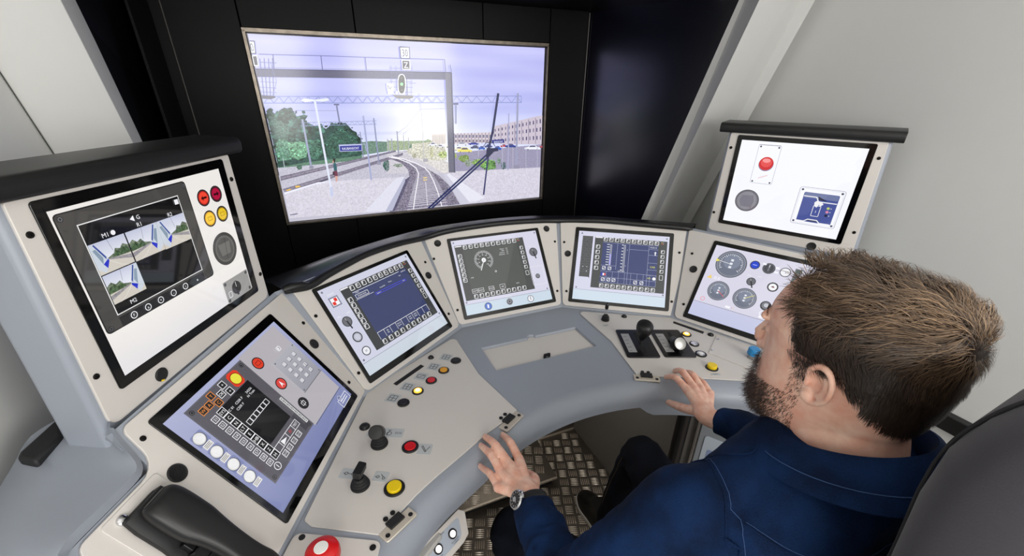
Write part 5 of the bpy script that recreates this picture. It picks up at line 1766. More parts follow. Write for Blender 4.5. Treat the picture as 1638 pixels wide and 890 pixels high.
cp = mb.build('cover_plate', beige, dr, bevel=.0008)
for x, y in ((.598, .463), (.527, .420)):
    mb = MB(); mb.lathe([(.0050, 0), (.0045, .002), (.0015, .0022)], 14, M=TR(x, y, ZP + .0022))
    mb.build('plate_screw', chrome, cp)
mb = MB(); mb.lathe([(.014, 0), (.014, .016), (.012, .018)], 24, M=TR(.612, .336, ZP))
bb = mb.build('push_button', mat('grey_button_base', (150, 150, 150), 0.4), dr)
mb = MB(); mb.lathe([(.0175, .016), (.0185, .020), (.0175, .036), (.015, .039), (.001, .0395)], 24, M=TR(.612, .336, ZP))
mb.build('button_cap', blue_p, bb)
tag_plate(dr, .580, .316, .030, .014, -60, [('o', -6, 0, 3), ('l', (0, -3), (8, 3))])

# emergency stop plate
t = control_plate('emergency_stop_panel', 'beige corner plate carrying a red mushroom emergency stop button', [(-.754, .250), (-.600, .166), (-.650, .035), (-.832, .095)], .014, 'stop button')
for x, y in ((-.742, .233), (-.617, .158)):
    mb = MB(); mb.lathe([(.0062, 0), (.0062, .0016), (.002, .0016)], 14, M=TR(x, y, ZP)); mb.build('plate_screw', black_satin, t)
M = TR(-.700, .156, ZP)
mb = MB(); mb.lathe([(.021, 0), (.021, .006), (.018, .008), (.018, .026)], 28, M=M)
st = mb.build('mushroom_button', mat('stop_collar', (150, 30, 28), 0.4), t)
mb = MB(); mb.lathe([(.018, .022), (.0285, .025), (.0300, .029), (.0300, .040), (.0285, .046), (.022, .051), (.012, .0535)], 32, M=M)
mb.build('button_cap', red_p, st)
mb = MB(); mb.lathe([(.0125, .0532), (.0120, .0545), (.001, .0552)], 24, M=M)
mb.build('white_disc', white_p, st)

# lit button strip on the left pedestal under the desk edge
FR['PB'] = frame((-.465, .172, .655), 30, 45)
t = thing('button_panel', 'small grey panel with two lit white push buttons under the desk edge', 'button panel', FR['PB'])
mb = MB(); mb.prism(rounded([(-.20, .000), (.045, .004), (.066, .010), (.088, .054), (.076, .068), (-.20, .068)], [.004, .004, .004, .006, .004, .004], 3), -.012, 0)
mb.build('plate', beige, t, bevel=.0015)
mb = MB(); mb.prism(rounded([(-.19, .014), (.042, .017), (.051, .023), (.066, .056), (-.19, .062)], .005, 3), 0, .0008)
mb.build('label_field', mat('pale_blue_label', (176, 184, 196), 0.45), t)
for x in (.032, -.013, -.058):
    mb = MB(); mb.lathe([(.0110, .0008), (.0110, .003), (.0095, .0042), (.0078, .0042), (.0075, .002)], 24, M=TR(x, .0385, 0))
    r_ = mb.build('push_button', black_satin, t)
    mb = MB(); mb.lathe([(.0076, .001), (.0076, .0038), (.0062, .0046), (.0005, .0048)], 24, M=TR(x, .0385, 0))
    mb.build('lens', lit_white, r_)
mb = MB()
for x, y, s in ((.008, .054, 'RADIO SOL'), (.030, .022, 'ECLAIRAGE'), (.030, .0175, 'CABINE'), (-.014, .0205, 'TEST')):
    vs, fs, x0, x1 = glyphs(s); k = .003 / .69
    mb.add([((a - (x0 + x1) / 2) * k + x, (b - .345) * k + y + .002, .0011) for a, b in vs], fs)
mb.build('lettering', ink, t, smooth=False)

# telephone handset on its cradle plate
t = thing('telephone_handset', 'black telephone handset lying in its cradle on the left fascia', 'telephone', FR['M2'])
mb = MB(); mb.prism(rounded(rect(-.352, -.166, -.250, .090), .006, 4), .0, .0022)
bp = mb.build('mounting_plate', beige, t, bevel=.0008)
for x, y in ((-.326, .080),):
    mb = MB(); mb.lathe([(.0080, .0022), (.0075, .006), (.005, .0075), (.001, .0078)], 18, M=TR(-.299 - .030, .076, 0))
    mb.build('chrome_screw', chrome, bp)
def cap_loop(u, v, w0, w1, hw, n=20, p=3.2):
    r = []
    for i in range(n):
        a = 2 * math.pi * i / n
        ca, sa = math.cos(a), math.sin(a)
        r.append(Vector((u + hw * math.copysign(abs(ca) ** (2 / p), ca), v, (w0 + w1) / 2 + (w1 - w0) / 2 * math.copysign(abs(sa) ** (2 / p), sa))))
    return r
mb = MB()
sec = [(.074, .003, .016, .026), (.072, .003, .022, .034), (.050, .003, .024, .037), (.004, .003, .024, .037), (-.010, .003, .016, .037), (-.150, .003, .016, .037), (-.166, .003, .014, .034)]
mb.strip([cap_loop(-.303, v, a, b, h) for v, a, b, h in sec], closed=True)
mb.add(cap_loop(-.303, .0745, .004, .015, .025), [tuple(range(20))]); mb.add(cap_loop(-.303, -.1665, .004, .013, .033), [tuple(range(20))])
cr = mb.build('cradle', black_matt, t)
mb = MB(); mb.box(-.326, -.310, -.030, -.012, .014, .028); mb.box(-.330, -.306, -.034, -.031, .014, .032); mb.box(-.330, -.276, -.060, -.058, .014, .018)
mb.build('switch_hook', black_satin, cr, bevel=.0015)
mb = MB()
sec = [(.070, .030, .044, .020), (.066, .025, .052, .0275), (.050, .0235, .058, .0310), (.010, .0235, .060, .0310), (-.006, .027, .062, .0300), (-.024, .034, .063, .0255), (-.050, .037, .064, .0220), (-.080, .037, .063, .0210), (-.110, .034, .061, .0225), (-.128, .028, .059, .027), (-.140, .0235, .057, .030), (-.162, .024, .052, .029), (-.168, .030, .044, .022)]
mb.strip([cap_loop(-.3, v, a, b, h, 24, 3.0) for v, a, b, h in sec], closed=True)
mb.add(cap_loop(-.3, .0705, .031, .043, .019, 24), [tuple(range(24))]); mb.add(cap_loop(-.3, -.1685, .031, .043, .021, 24), [tuple(range(24))])
o = mb.build('handset', black_satin, t, angle=50)
sm = o.modifiers.new('sub', 'SUBSURF'); sm.levels = 1; sm.render_levels = 2

# small black flap between shelf and wall
mb = MB(); mb.prism([(-1.088, .434), (-1.062, .372), (-1.076, .318), (-1.106, .338), (-1.108, .352)], 1.048, 1.070)
o = mb.build('cable_flap', black_matt, None, bevel=.005)
tag(o, 'black flap between the left wall and the grey shelf', 'flap')
# ------------------------------------------------------------------ driver seat
from mathutils import noise as mn
import numpy as np
fabric = mat('charcoal_seat_fabric', (56, 54, 60), 0.85, grain=0.12, gscale=700, bump=0.25, bscale=900, sheen=0.15)


def superloop(c, hx, hy, n=32, p=3.0, ax=((1, 0, 0), (0, 1, 0))):
    r = []
    A, B_ = Vector(ax[0]), Vector(ax[1])
    for i in range(n):
        a = 2 * math.pi * i / n
        ca, sa = math.cos(a), math.sin(a)
        r.append(Vector(c) + A * hx * math.copysign(abs(ca) ** (2 / p), ca) + B_ * hy * math.copysign(abs(sa) ** (2 / p), sa))
    return r


def loft(mb, loops, mi=0):
    n = len(loops[0])
    mb.strip(loops, mi, closed=True)
    mb.add(loops[0], [tuple(range(n))[::-1]], mi)
    mb.add(loops[-1], [tuple(range(n))], mi)


seat = thing('driver_chair', 'charcoal fabric driver chair with tall padded backrest behind the man', 'chair', TR(0, -.18, 0))
mb = MB()
SEATP = ((.50, -.165, .20, .050, 3.5), (.56, -.170, .225, .060, 3.5), (.75, -.185, .235, .062, 3.5), (.95, -.205, .228, .062, 3.5), (1.08, -.205, .212, .062, 3.2), (1.20, -.198, .196, .062, 3.0),
    (1.28, -.190, .190, .062, 3.0), (1.33, -.188, .184, .060, 3.0), (1.365, -.190, .172, .053, 2.8), (1.388, -.193, .152, .043, 2.6), (1.402, -.196, .120, .030, 2.4), (1.409, -.197, .070, .016, 2.3), (1.411, -.197, .02, .006, 2.2))
loft(mb, [superloop((0, y, z), hx, hy, 36, p) for z, y, hx, hy, p in SEATP])
o = mb.build('backrest', fabric, seat, angle=70)
mb = MB()
sm = []
for z, y, hx, hy, p in SEATP[2:-2]:
    hx, hy = hx + .001, hy + .001
    a = R(128)
    sm.append(Vector((hx * -abs(math.cos(a)) ** (2 / p), y + hy * math.sin(a) ** (2 / p), z)))
mb.tube(catmull(sm, 6), .0016, 8)
mb.build('piping_seam', mat('seam_thread_dark', (30, 29, 33), .8), seat)
mb = MB()
loft(mb, [superloop((0, .02, z), hx, hy, 32, 3.6) for z, hx, hy in ((.40, .21, .22), (.415, .235, .245), (.45, .245, .252), (.48, .24, .248), (.495, .215, .225), (.50, .15, .16))])
mb.build('cushion', fabric, seat, angle=70)
mb = MB(); mb.lathe([(.22, 0), (.22, .02), (.08, .04), (.06, .06), (.06, .40)], 28)
mb.build('pedestal', black_satin, seat)

# ------------------------------------------------------------------ driver: skin, clothes, hair
HC = Vector((0.0, -0.165, 1.300))        # head centre
SEC = [(-.147, .062, .020, .018), (-.141, .080, .000, .034), (-.130, .091, -.035, .046), (-.114, .0960, -.062, .056), (-.092, .0965, -.080, .0620), (-.068, .0955, -.091, .0665), (-.044, .0945, -.098, .070), (-.018, .0955, -.103, .073),
       (.002, .0970, -.106, .0755), (.018, .1035, -.1075, .077), (.036, .1010, -.1085, .077), (.056, .0935, -.1060, .0765), (.070, .084, -.099, .072), (.082, .069, -.087, .063), (.0915, .051, -.071, .051), (.0985, .030, -.050, .035), (.1025, .008, -.025, .014)]
_s = np.array(SEC)


def sec_at(z):
    return [float(np.interp(z, _s[:, 0], _s[:, i])) for i in (1, 2, 3)]


def head_pt(z, a):
    """surface point of the head, local (y forward); a = 0 at the nose, pi/2 on the left"""
    yf, yb, hw = sec_at(z)
    cy, hd = (yf + yb) / 2, (yf - yb) / 2
    p = 2.25
    ca, sa = math.cos(a), math.sin(a)
    w = hw
    if ca > 0:
        w = hw * (1 - .15 * ca * ca)
    return Vector((-w * math.copysign(abs(sa) ** (2 / p), sa), cy + hd * math.copysign(abs(ca) ** (2 / p), ca), z))


def head_nrm(z, a):
    e = .004
    du = head_pt(z, a + .03) - head_pt(z, a - .03)
    z0, z1 = max(-.1465, z - e), min(.1023, z + e)
    dv = head_pt(z1, a) - head_pt(z0, a)
    n = dv.cross(du)
    if n.length < 1e-9:
        return Vector((0, 0, 1))
    n.normalize()
    c = head_pt(z, a) - Vector((0, 0, .02))
    return n if n.dot(c) > 0 else -n


def capsule_chain(mb, pts, rad, seg=14, n=5):
    p = catmull(pts, n)
    r = []
    for i in range(len(pts) - 1):
        for k in range(n):
            r.append(rad[i] + (rad[i + 1] - rad[i]) * k / n)
    r.append(rad[-1])
    mb.tube(p, r, seg)
    mb.ball(p[0], r[0] * .995, seg=14, rings=8)
    mb.ball(p[-1], r[-1] * .995, seg=14, rings=8)


def remesh(name, mb, voxel, smooth_it, mats, parent=None, fac=.5, disp=None):
    me = bpy.data.meshes.new(name + '_raw')
    me.from_pydata(mb.v, [], mb.f)
    o = bpy.data.objects.new(name + '_raw', me)
    COL.objects.link(o)
    m = o.modifiers.new('r', 'REMESH'); m.mode = 'VOXEL'; m.voxel_size = voxel; m.adaptivity = 0
    if smooth_it:
        s = o.modifiers.new('s', 'SMOOTH'); s.factor = fac; s.iterations = smooth_it
    dg = bpy.context.evaluated_depsgraph_get()
    new = bpy.data.meshes.new_from_object(o.evaluated_get(dg))
    bpy.data.objects.remove(o)
    bpy.data.meshes.remove(me)
    new.name = name
    if disp:
        k = len(new.vertices)
        co = np.empty(k * 3); new.vertices.foreach_get('co', co); co = co.reshape(-1, 3)
        nr = np.empty(k * 3); new.vertices.foreach_get('normal', nr); nr = nr.reshape(-1, 3)
        for i in range(k):
            co[i] += nr[i] * disp(Vector(co[i]))
        new.vertices.foreach_set('co', co.ravel())
        new.update()
    for x in (mats if isinstance(mats, list) else [mats]):
        new.materials.append(x)
    new.polygons.foreach_set('use_smooth', [True] * len(new.polygons))
    ob = bpy.data.objects.new(name, new)
    COL.objects.link(ob)
    if parent is not None:
        ob.parent = parent
    return ob


def skin_material():
    m = mat('skin', (222, 170, 146), 0.48, sss=0.12)
    nt = m.node_tree
    b = nt.nodes['Principled BSDF']
    tc = nt.nodes.new('ShaderNodeTexCoord')
    n1 = nt.nodes.new('ShaderNodeTexNoise'); n1.inputs['Scale'].default_value = 45; n1.inputs['Detail'].default_value = 4
    n2 = nt.nodes.new('ShaderNodeTexNoise'); n2.inputs['Scale'].default_value = 420; n2.inputs['Detail'].default_value = 3
    cr = nt.nodes.new('ShaderNodeValToRGB')
    cr.color_ramp.elements[0].position = .32; cr.color_ramp.elements[0].color = (*L3((234, 172, 148)), 1)
    cr.color_ramp.elements[1].position = .66; cr.color_ramp.elements[1].color = (*L3((248, 205, 183)), 1)
    bp = nt.nodes.new('ShaderNodeBump'); bp.inputs['Strength'].default_value = .25; bp.inputs['Distance'].default_value = .0006
    nt.links.new(tc.outputs['Object'], n1.inputs['Vector']); nt.links.new(tc.outputs['Object'], n2.inputs['Vector'])
    nt.links.new(n1.outputs['Fac'], cr.inputs['Fac']); nt.links.new(cr.outputs['Color'], b.inputs['Base Color'])
    nt.links.new(n2.outputs['Fac'], bp.inputs['Height']); nt.links.new(bp.outputs['Normal'], b.inputs['Normal'])
    return m


skin = skin_material()
SH = {-1: Vector((-.192, -.150, 1.072)), 1: Vector((.192, -.140, 1.072))}
EL = {-1: Vector((-.338, -.085, .858)), 1: Vector((.318, -.060, .872))}
WR = {-1: Vector((-.306, .118, .846)), 1: Vector((.223, .160, .842))}
HIP = {-1: Vector((-.095, -.11, .535)), 1: Vector((.095, -.11, .535))}
KN = {-1: Vector((-.275, .262, .535)), 1: Vector((.228, .352, .520))}
AN = {-1: Vector((-.215, .330, .105)), 1: Vector((.208, .425, .105))}

mb = MB()
# head
zs = [-.147 + .2495 * i / 44 for i in range(45)]
loft(mb, [[HC + head_pt(z, 2 * math.pi * k / 48) for k in range(48)] for z in zs])
def hp(x, y, z): return HC + Vector((x, y, z))
mb.tube([hp(0, .0985, .020), hp(0, .1005, .002), hp(0, .1080, -.018), hp(0, .1165, -.036), hp(0, .1130, -.047)], [.0085, .0080, .0085, .0100, .0095], 12)
mb.ball(hp(0, .1130, -.041), .0110)
for s in (-1, 1):
    mb.ball(hp(s * .0120, .1020, -.046), .0082)
    mb.tube([hp(s * .006, .097, -.010), hp(s * .013, .092, -.030), hp(s * .016, .090, -.046)], [.008, .009, .010], 10)
    mb.ball(hp(s * .028, .0880, .015), .015, sc=(1.6, .8, .55)); mb.ball(hp(s * .030, .0800, -.005), .0120)
mb.ball(hp(0, .0945, -.076), .012, sc=(1.7, .8, .5)); mb.ball(hp(0, .0925, -.088), .012, sc=(1.6, .8, .55)); mb.ball(hp(0, .0860, -.126), .020, sc=(1.3, .8, .9))
# ears
for s in (-1, 1):
    def ep(y, z, o_=0): return hp(s * (.0740 + o_ + max(0, -(y + .012)) * .36), y * .84 - .010, z * .84 - .020)
    rimc = [ep(.008, .002, -.001), ep(.006, .020, .003), ep(-.006, .031, .006), ep(-.021, .031, .007), ep(-.031, .019, .006), ep(-.032, .000, .004), ep(-.026, -.017, .002), ep(-.014, -.030, .001), ep(-.002, -.034, .0), ep(.005, -.026, -.002)]
    mb.tube(catmull(rimc, 5), [.0042] * 16 + [.0038] * 30, 10)
    ah = [ep(-.012, .020, .0), ep(-.021, .010, .001), ep(-.021, -.006, .001), ep(-.012, -.018, .0)]
    mb.tube(catmull(ah, 5), .0042, 10)
    mb.ball(ep(-.014, .004, -.0125), .0168, sc=(.35, .95, 1.45)); mb.ball(ep(.002, -.028, -.001), .0080, sc=(.6, 1, 1)); mb.ball(ep(.006, -.006, .002), .0052, sc=(.7, .8, 1.1))
# neck, torso core
loft(mb, [superloop(c, hx, hy, 28, 2.2) for c, hx, hy in (((0, -.172, 1.270), .050, .060), ((0, -.186, 1.235), .0570, .0650), ((0, -.196, 1.205), .0600, .0650), ((0, -.203, 1.175), .064, .066), ((0, -.206, 1.150), .075, .070), ((0, -.203, 1.120), .11, .078), ((0, -.200, 1.08), .15, .085), ((0, -.20, 1.0), .155, .095), ((0, -.20, .85), .14, .095), ((0, -.18, .68), .135, .10), ((0, -.15, .56), .15, .11), ((0, -.14, .50), .12, .09))])
for s in (-1, 1):
    capsule_chain(mb, [SH[s], SH[s].lerp(EL[s], .5), EL[s]], [.045, .040, .034])
    capsule_chain(mb, [EL[s], EL[s].lerp(WR[s], .35), WR[s].lerp(EL[s], .12)], [.034, .036, .026])
    capsule_chain(mb, [HIP[s], HIP[s].lerp(KN[s], .5), KN[s]], [.075, .062, .048])
    capsule_chain(mb, [KN[s], KN[s].lerp(AN[s], .35), AN[s]], [.046, .045, .032])
    capsule_chain(mb, [AN[s], AN[s] + Vector((0, .04, -.058)), AN[s] + Vector((0, .10, -.070))], [.032, .024, .018])
# hands: (MCP, PIP, DIP, tip) per finger
HAND = {
    -1: dict(fing=[[(-.279, .226, .833), (-.2775, .276, .833), (-.2755, .310, .819), (-.2745, .334, .8075)],
                   [(-.3075, .222, .836), (-.3150, .279, .838), (-.3185, .315, .826), (-.3205, .340, .8125)],
                   [(-.3310, .205, .832), (-.3345, .258, .834), (-.3375, .293, .822), (-.3390, .318, .8100)],
                   [(-.3490, .180, .824), (-.3515, .222, .820), (-.3545, .250, .806), (-.3570, .274, .7930)]],
             thumb=[(-.287, .142, .834), (-.268, .168, .822), (-.2620, .194, .804), (-.2640, .220, .790)]),
    1: dict(fing=[[(.258, .270, .842), (.2600, .308, .847), (.2640, .333, .835), (.2680, .353, .8180)],
                  [(.2825, .272, .845), (.2930, .318, .852), (.3040, .346, .838), (.3130, .366, .8190)],
                  [(.3030, .258, .840), (.3180, .302, .846), (.3320, .330, .833), (.3420, .350, .8180)],
                  [(.3190, .236, .830), (.3330, .274, .833), (.3460, .300, .823), (.3560, .319, .8165)]],
            thumb=[(.236, .180, .836), (.226, .222, .814), (.2350, .272, .786), (.2440, .303, .768)])}
FR_ = [(.0105, .0097, .0088, .0076), (.0108, .0099, .0089, .0078), (.0102, .0094, .0085, .0075), (.0092, .0084, .0076, .0067)]
for s in (-1, 1):
    h = HAND[s]
    w = WR[s]
    back = Vector((0, 0, 1))
    for f, r in zip(h['fing'], FR_):
        p = [Vector(q) for q in f]
        capsule_chain(mb, p, r, 14, 4)
        mb.ball(p[1], r[1] * 1.09, sc=(1, 1, 1), seg=12, rings=8)
        capsule_chain(mb, [w + (p[0] - w) * .12 + Vector((0, 0, -.002)), w.lerp(p[0], .6) + Vector((0, 0, .001)), p[0] + Vector((0, 0, -.001))], [.0150, .0135, .0118], 14, 4)
    f0, f3 = Vector(h['fing'][0][0]), Vector(h['fing'][3][0])
    for a in (.2, .5, .8):
        q = f0.lerp(f3, a)
        capsule_chain(mb, [w + (q - w) * .15 + Vector((0, 0, -.006)), w.lerp(q, .55) + Vector((0, 0, -.007)), q + (w - q) * .12 + Vector((0, 0, -.006))], [.016, .0155, .0125], 12, 3)
    tp = [Vector(q) for q in h['thumb']]
    capsule_chain(mb, [w.lerp(tp[0], .6)] + tp, [.016, .0165, .0128, .0108, .0088], 14, 4)
    capsule_chain(mb, [w + (EL[s] - w) * .25, w, w + (f0.lerp(f3, .5) - w) * .25], [.026, .0245, .020], 16, 4)
    wd = (f0 - f3).normalized()
    for k in (-1, 1):
        capsule_chain(mb, [w + (EL[s] - w) * .2 + wd * .008 * k, w + wd * .009 * k, w + (f0.lerp(f3, .5) - w) * .3 + wd * .012 * k], [.0215, .0195, .0165], 14, 3)
body = remesh('person', mb, .0023, 3, skin, None, .5)
tag(body, 'man in dark blue denim shirt and jeans seated with both hands on the desk edge', 'person')

# nails
nail = mat('fingernail', (232, 186, 172), 0.25)
for s in (-1, 1):
    for f, r in list(zip(HAND[s]['fing'], FR_)) + [(HAND[s]['thumb'], (.01, .01, .0100, .0085))]:
        a, b = Vector(f[2]), Vector(f[3])
        d_ = (b - a).normalized()
        upv = Vector((0, 0, 1)) if f is not HAND[s]['thumb'] else Vector((-.75, -.5, .45))
        up_ = (upv - d_ * d_.dot(upv)).normalized()
        sd = d_.cross(up_)
        Mn = Matrix(((sd.x, d_.x, up_.x, 0), (sd.y, d_.y, up_.y, 0), (sd.z, d_.z, up_.z, 0), (0, 0, 0, 1)))
        c = b + up_ * (r[3] * .60) + d_ * .0015
        mb = MB(); mb.ball((0, 0, 0), 1, seg=14, rings=8, M=Matrix.Translation(c) @ Mn @ Matrix.Diagonal((r[3] * .66, .0066, .0030, 1)))
        mb.build('fingernail', nail, body)
# eyes
for s in (-1, 1):
    mb = MB(); mb.ball(hp(s * .030, .0775, -.006), .0120, sc=(1, 1, .8))
    e = mb.build('eyeball', mat('eye_white', (236, 232, 228), .2), body)
    mb = MB(); mb.ball(hp(s * .030, .0850, -.009), .0050)
    mb.build('iris', mat('iris_brown', (70, 50, 36), .15), e)

# --- denim shirt


def denim(name, rgb, rgb2, bumpk=.5, fine=900):
    m = mat(name, rgb, 0.85, spec=0.15)
    nt = m.node_tree
    b = nt.nodes['Principled BSDF']
    tc = nt.nodes.new('ShaderNodeTexCoord')
    n1 = nt.nodes.new('ShaderNodeTexNoise'); n1.inputs['Scale'].default_value = 14; n1.inputs['Detail'].default_value = 6
    wv = nt.nodes.new('ShaderNodeTexWave'); wv.inputs['Scale'].default_value = fine * .3; wv.inputs['Distortion'].default_value = 2.0; wv.bands_direction = 'DIAGONAL'
    n2 = nt.nodes.new('ShaderNodeTexNoise'); n2.inputs['Scale'].default_value = fine; n2.inputs['Detail'].default_value = 2
    cr = nt.nodes.new('ShaderNodeValToRGB')
    cr.color_ramp.elements[0].position = .34; cr.color_ramp.elements[0].color = (*L3(rgb), 1)
    cr.color_ramp.elements[1].position = .70; cr.color_ramp.elements[1].color = (*L3(rgb2), 1)
    ad = nt.nodes.new('ShaderNodeMath'); ad.operation = 'MULTIPLY_ADD'; ad.inputs[1].default_value = .35
    su = nt.nodes.new('ShaderNodeMath'); su.operation = 'MULTIPLY_ADD'; su.inputs[1].default_value = .2; su.inputs[2].default_value = -.24
    for n_ in (n1, wv, n2):
        nt.links.new(tc.outputs['Object'], n_.inputs['Vector'])
    nt.links.new(wv.outputs['Fac'], su.inputs[0])
    nt.links.new(n2.outputs['Fac'], ad.inputs[0]); nt.links.new(n1.outputs['Fac'], ad.inputs[2])
    s3 = nt.nodes.new('ShaderNodeMath'); s3.operation = 'ADD'
    nt.links.new(ad.outputs[0], s3.inputs[0]); nt.links.new(su.outputs[0], s3.inputs[1])
    nt.links.new(s3.outputs[0], cr.inputs['Fac']); nt.links.new(cr.outputs['Color'], b.inputs['Base Color'])
    bp = nt.nodes.new('ShaderNodeBump'); bp.inputs['Strength'].default_value = bumpk; bp.inputs['Distance'].default_value = .0006
    nt.links.new(n2.outputs['Fac'], bp.inputs['Height']); nt.links.new(bp.outputs['Normal'], b.inputs['Normal'])
    return m


shirt_m = denim('blue_denim_shirt', (4, 15, 36), (15, 42, 82), 1.6, 700)
jean_m = denim('black_blue_jeans', (6, 8, 14), (16, 19, 30))
mb = MB()
loft(mb, [superloop(c, hx, hy, 36, p) for c, hx, hy, p in (((0, -.150, .50), .175, .135, 2.4), ((0, -.155, .56), .190, .145, 2.4), ((0, -.185, .70), .178, .132, 2.4), ((0, -.197, .85), .182, .125, 2.4), ((0, -.196, .97), .196, .122, 2.5), ((0, -.190, 1.04), .205, .116, 2.6), ((0, -.188, 1.080), .200, .108, 2.6), ((0, -.190, 1.115), .176, .102, 2.4), ((0, -.196, 1.145), .138, .095, 2.2), ((0, -.200, 1.168), .106, .088, 2.1), ((0, -.203, 1.186), .082, .078, 2.0))])
CUFF = {s: WR[s] + (EL[s] - WR[s]).normalized() * .030 for s in (-1, 1)}
for s in (-1, 1):
    n_ = Vector((s * .05, -.195, 1.145))
    capsule_chain(mb, [n_, SH[s] + Vector((-s * .055, -.012, .030)), SH[s] + Vector((0, 0, .0))], [.035, .048, .064], 18, 5)
    capsule_chain(mb, [SH[s], SH[s].lerp(EL[s], .45) + Vector((s * .006, 0, 0)), EL[s]], [.066, .058, .052], 20, 6)
    capsule_chain(mb, [EL[s], EL[s].lerp(CUFF[s], .30), EL[s].lerp(CUFF[s], .48), EL[s].lerp(CUFF[s], .56), EL[s].lerp(CUFF[s], .72), CUFF[s] + (EL[s] - WR[s]).normalized() * .02], [.052, .052, .0510, .0450, .0465, .039], 22, 5)


def shirt_disp(p):
    v = mn.noise(p * 15) * .0055 + mn.noise(p * 34) * .0022
    for s in (-1, 1):
        for A, B_ in ((SH[s], EL[s]), (EL[s], WR[s])):
            ab = B_ - A
            t_ = (p - A).dot(ab) / ab.length_squared
            if -.05 < t_ < 1.05 and (p - (A + ab * t_)).length < .085:
                k = max(0, 1 - abs(t_ - (1 if A is SH[s] else 0)) * 1.6) * .8 + .25
                ph = t_ * 26 + mn.noise(p * 22) * 3.2
                v += (abs(math.sin(ph)) ** 1.5 - .5) * -.0085 * k * (0.5 + mn.noise(p * 9 + Vector((3, 1, 2))))
                return v
    if p.z < 1.06:
        v += math.sin((p.x * 1.0 + p.z * 1.3) * 40 + mn.noise(p * 8) * 4) * .0034
    return v


shirt = remesh('denim_shirt', mb, .0042, 5, shirt_m, body, .5, shirt_disp)
# cuffs
for s in (-1, 1):
    d_ = (WR[s] - EL[s]).normalized()
    f0, f3 = Vector(HAND[s]['fing'][0][0]), Vector(HAND[s]['fing'][3][0])
    wd = (f0 - f3); wd = (wd - d_ * wd.dot(d_)).normalized()
    up_ = wd.cross(d_)
    rows = []
    for t_, r, th in ((-.050, .0415, 0), (-.046, .0440, 0), (-.004, .0415, 0), (.0, .0405, 0), (.0, .0370, 1), (-.004, .0360, 1), (-.040, .0350, 1)):
        c = CUFF[s] + d_ * t_
        rows.append([c + wd * r * math.cos(a) * (1.0 + .015 * math.sin(3 * a)) + up_ * r * .80 * math.sin(a) for a in [2 * math.pi * i / 36 for i in range(36)]])
    mb = MB(); mb.strip(rows, closed=True)
    mb.build('cuff', shirt_m, shirt, angle=60)
# collar: stand and folded leaf
def ring_pt(a, r, zb, zf, rx=1.0, cy=-.203):
    return Vector((-r * rx * math.sin(a), cy + r * math.cos(a) * ((1.12 - max(0, r - .083) * 7.5) if math.cos(a) > 0 else 1.0), zf + (zb - zf) * (1 - math.cos(a)) / 2))
N = 48
rows = []
for r, zb, zf in ((.076, 1.180, 1.118), (.0735, 1.205, 1.138), (.0735, 1.226, 1.158), (.0760, 1.234, 1.164), (.0830, 1.231, 1.162), (.0950, 1.219, 1.154), (.1080, 1.206, 1.145), (.1200, 1.193, 1.134), (.1215, 1.190, 1.131), (.1120, 1.195, 1.136)):
    row_ = []
    for i in range(N + 1):
        a = R(14) + (2 * math.pi - R(28)) * i / N
        fr_ = max(0, math.cos(a))
        p = ring_pt(a, r, zb, zf - (.012 * fr_ ** 3 if r > .085 else 0))
        row_.append(p)
    rows.append(row_)
mb = MB(); mb.strip(rows)
col_o = mb.build('collar', shirt_m, shirt, angle=70)
mb = MB(); mb.tube([p + Vector((0, 0, .0012)) for p in rows[6]], .0006, 6)
thread = mat('pale_blue_thread', (48, 76, 120), .8)
mb.build('collar_stitching', thread, col_o)


def on_shirt(pts, n=6, off=.0006):
    out = []
    for p in catmull(pts, n):
        ok, loc, nrm, _ = shirt.closest_point_on_mesh(p)
        out.append(loc + nrm * off)
    return out


for pts, r, m_ in (
    ([(-.150, -.085, 1.120), (-.165, -.130, 1.150), (-.185, -.190, 1.135), (-.205, -.235, 1.090), (-.200, -.250, 1.030), (-.185, -.240, .97)], .0016, shirt_m),
    ([(-.146, -.085, 1.122), (-.160, -.130, 1.153), (-.179, -.191, 1.139), (-.199, -.238, 1.092), (-.194, -.254, 1.032), (-.180, -.244, .97)], .0005, thread),
    ([(-.184, -.215, 1.125), (-.150, -.262, 1.110), (-.10, -.292, 1.098), (-.05, -.302, 1.092), (0, -.304, 1.090)], .0013, shirt_m),
    ([(-.184, -.213, 1.129), (-.150, -.260, 1.114), (-.10, -.290, 1.102), (-.05, -.300, 1.096), (0, -.302, 1.094)], .0004, thread),
    ([(-.150, -.095, 1.135), (-.120, -.150, 1.165), (-.095, -.150, 1.165)], .0011, shirt_m),
):
    mb = MB(); mb.tube(on_shirt(pts, 10), r, 6)
    mb.build('seam', m_, shirt)

# --- jeans
mb = MB()
loft(mb, [superloop(c, hx, hy, 30, 2.4) for c, hx, hy in (((0, -.13, .475), .150, .12), ((0, -.135, .50), .178, .14), ((0, -.14, .56), .185, .138), ((0, -.15, .62), .172, .125))])
for s in (-1, 1):
    capsule_chain(mb, [HIP[s] + Vector((0, -.02, -.005)), HIP[s].lerp(KN[s], .5) + Vector((0, 0, .006)), KN[s] + Vector((0, -.005, -.004))], [.094, .083, .066], 22, 6)
    capsule_chain(mb, [KN[s] + Vector((0, -.005, -.006)), KN[s].lerp(AN[s], .35), AN[s] + Vector((0, -.01, .01))], [.066, .062, .054], 20, 6)


def jean_disp(p):
    v = mn.noise(p * 14) * .005 + mn.noise(p * 34) * .0015
    for s in (-1, 1):
        dk = (p - KN[s]).length
        if dk < .16:
            v += math.sin(p.z * 90 + p.y * 60 + mn.noise(p * 12) * 4) * .003 * (1 - dk / .16)
    return v


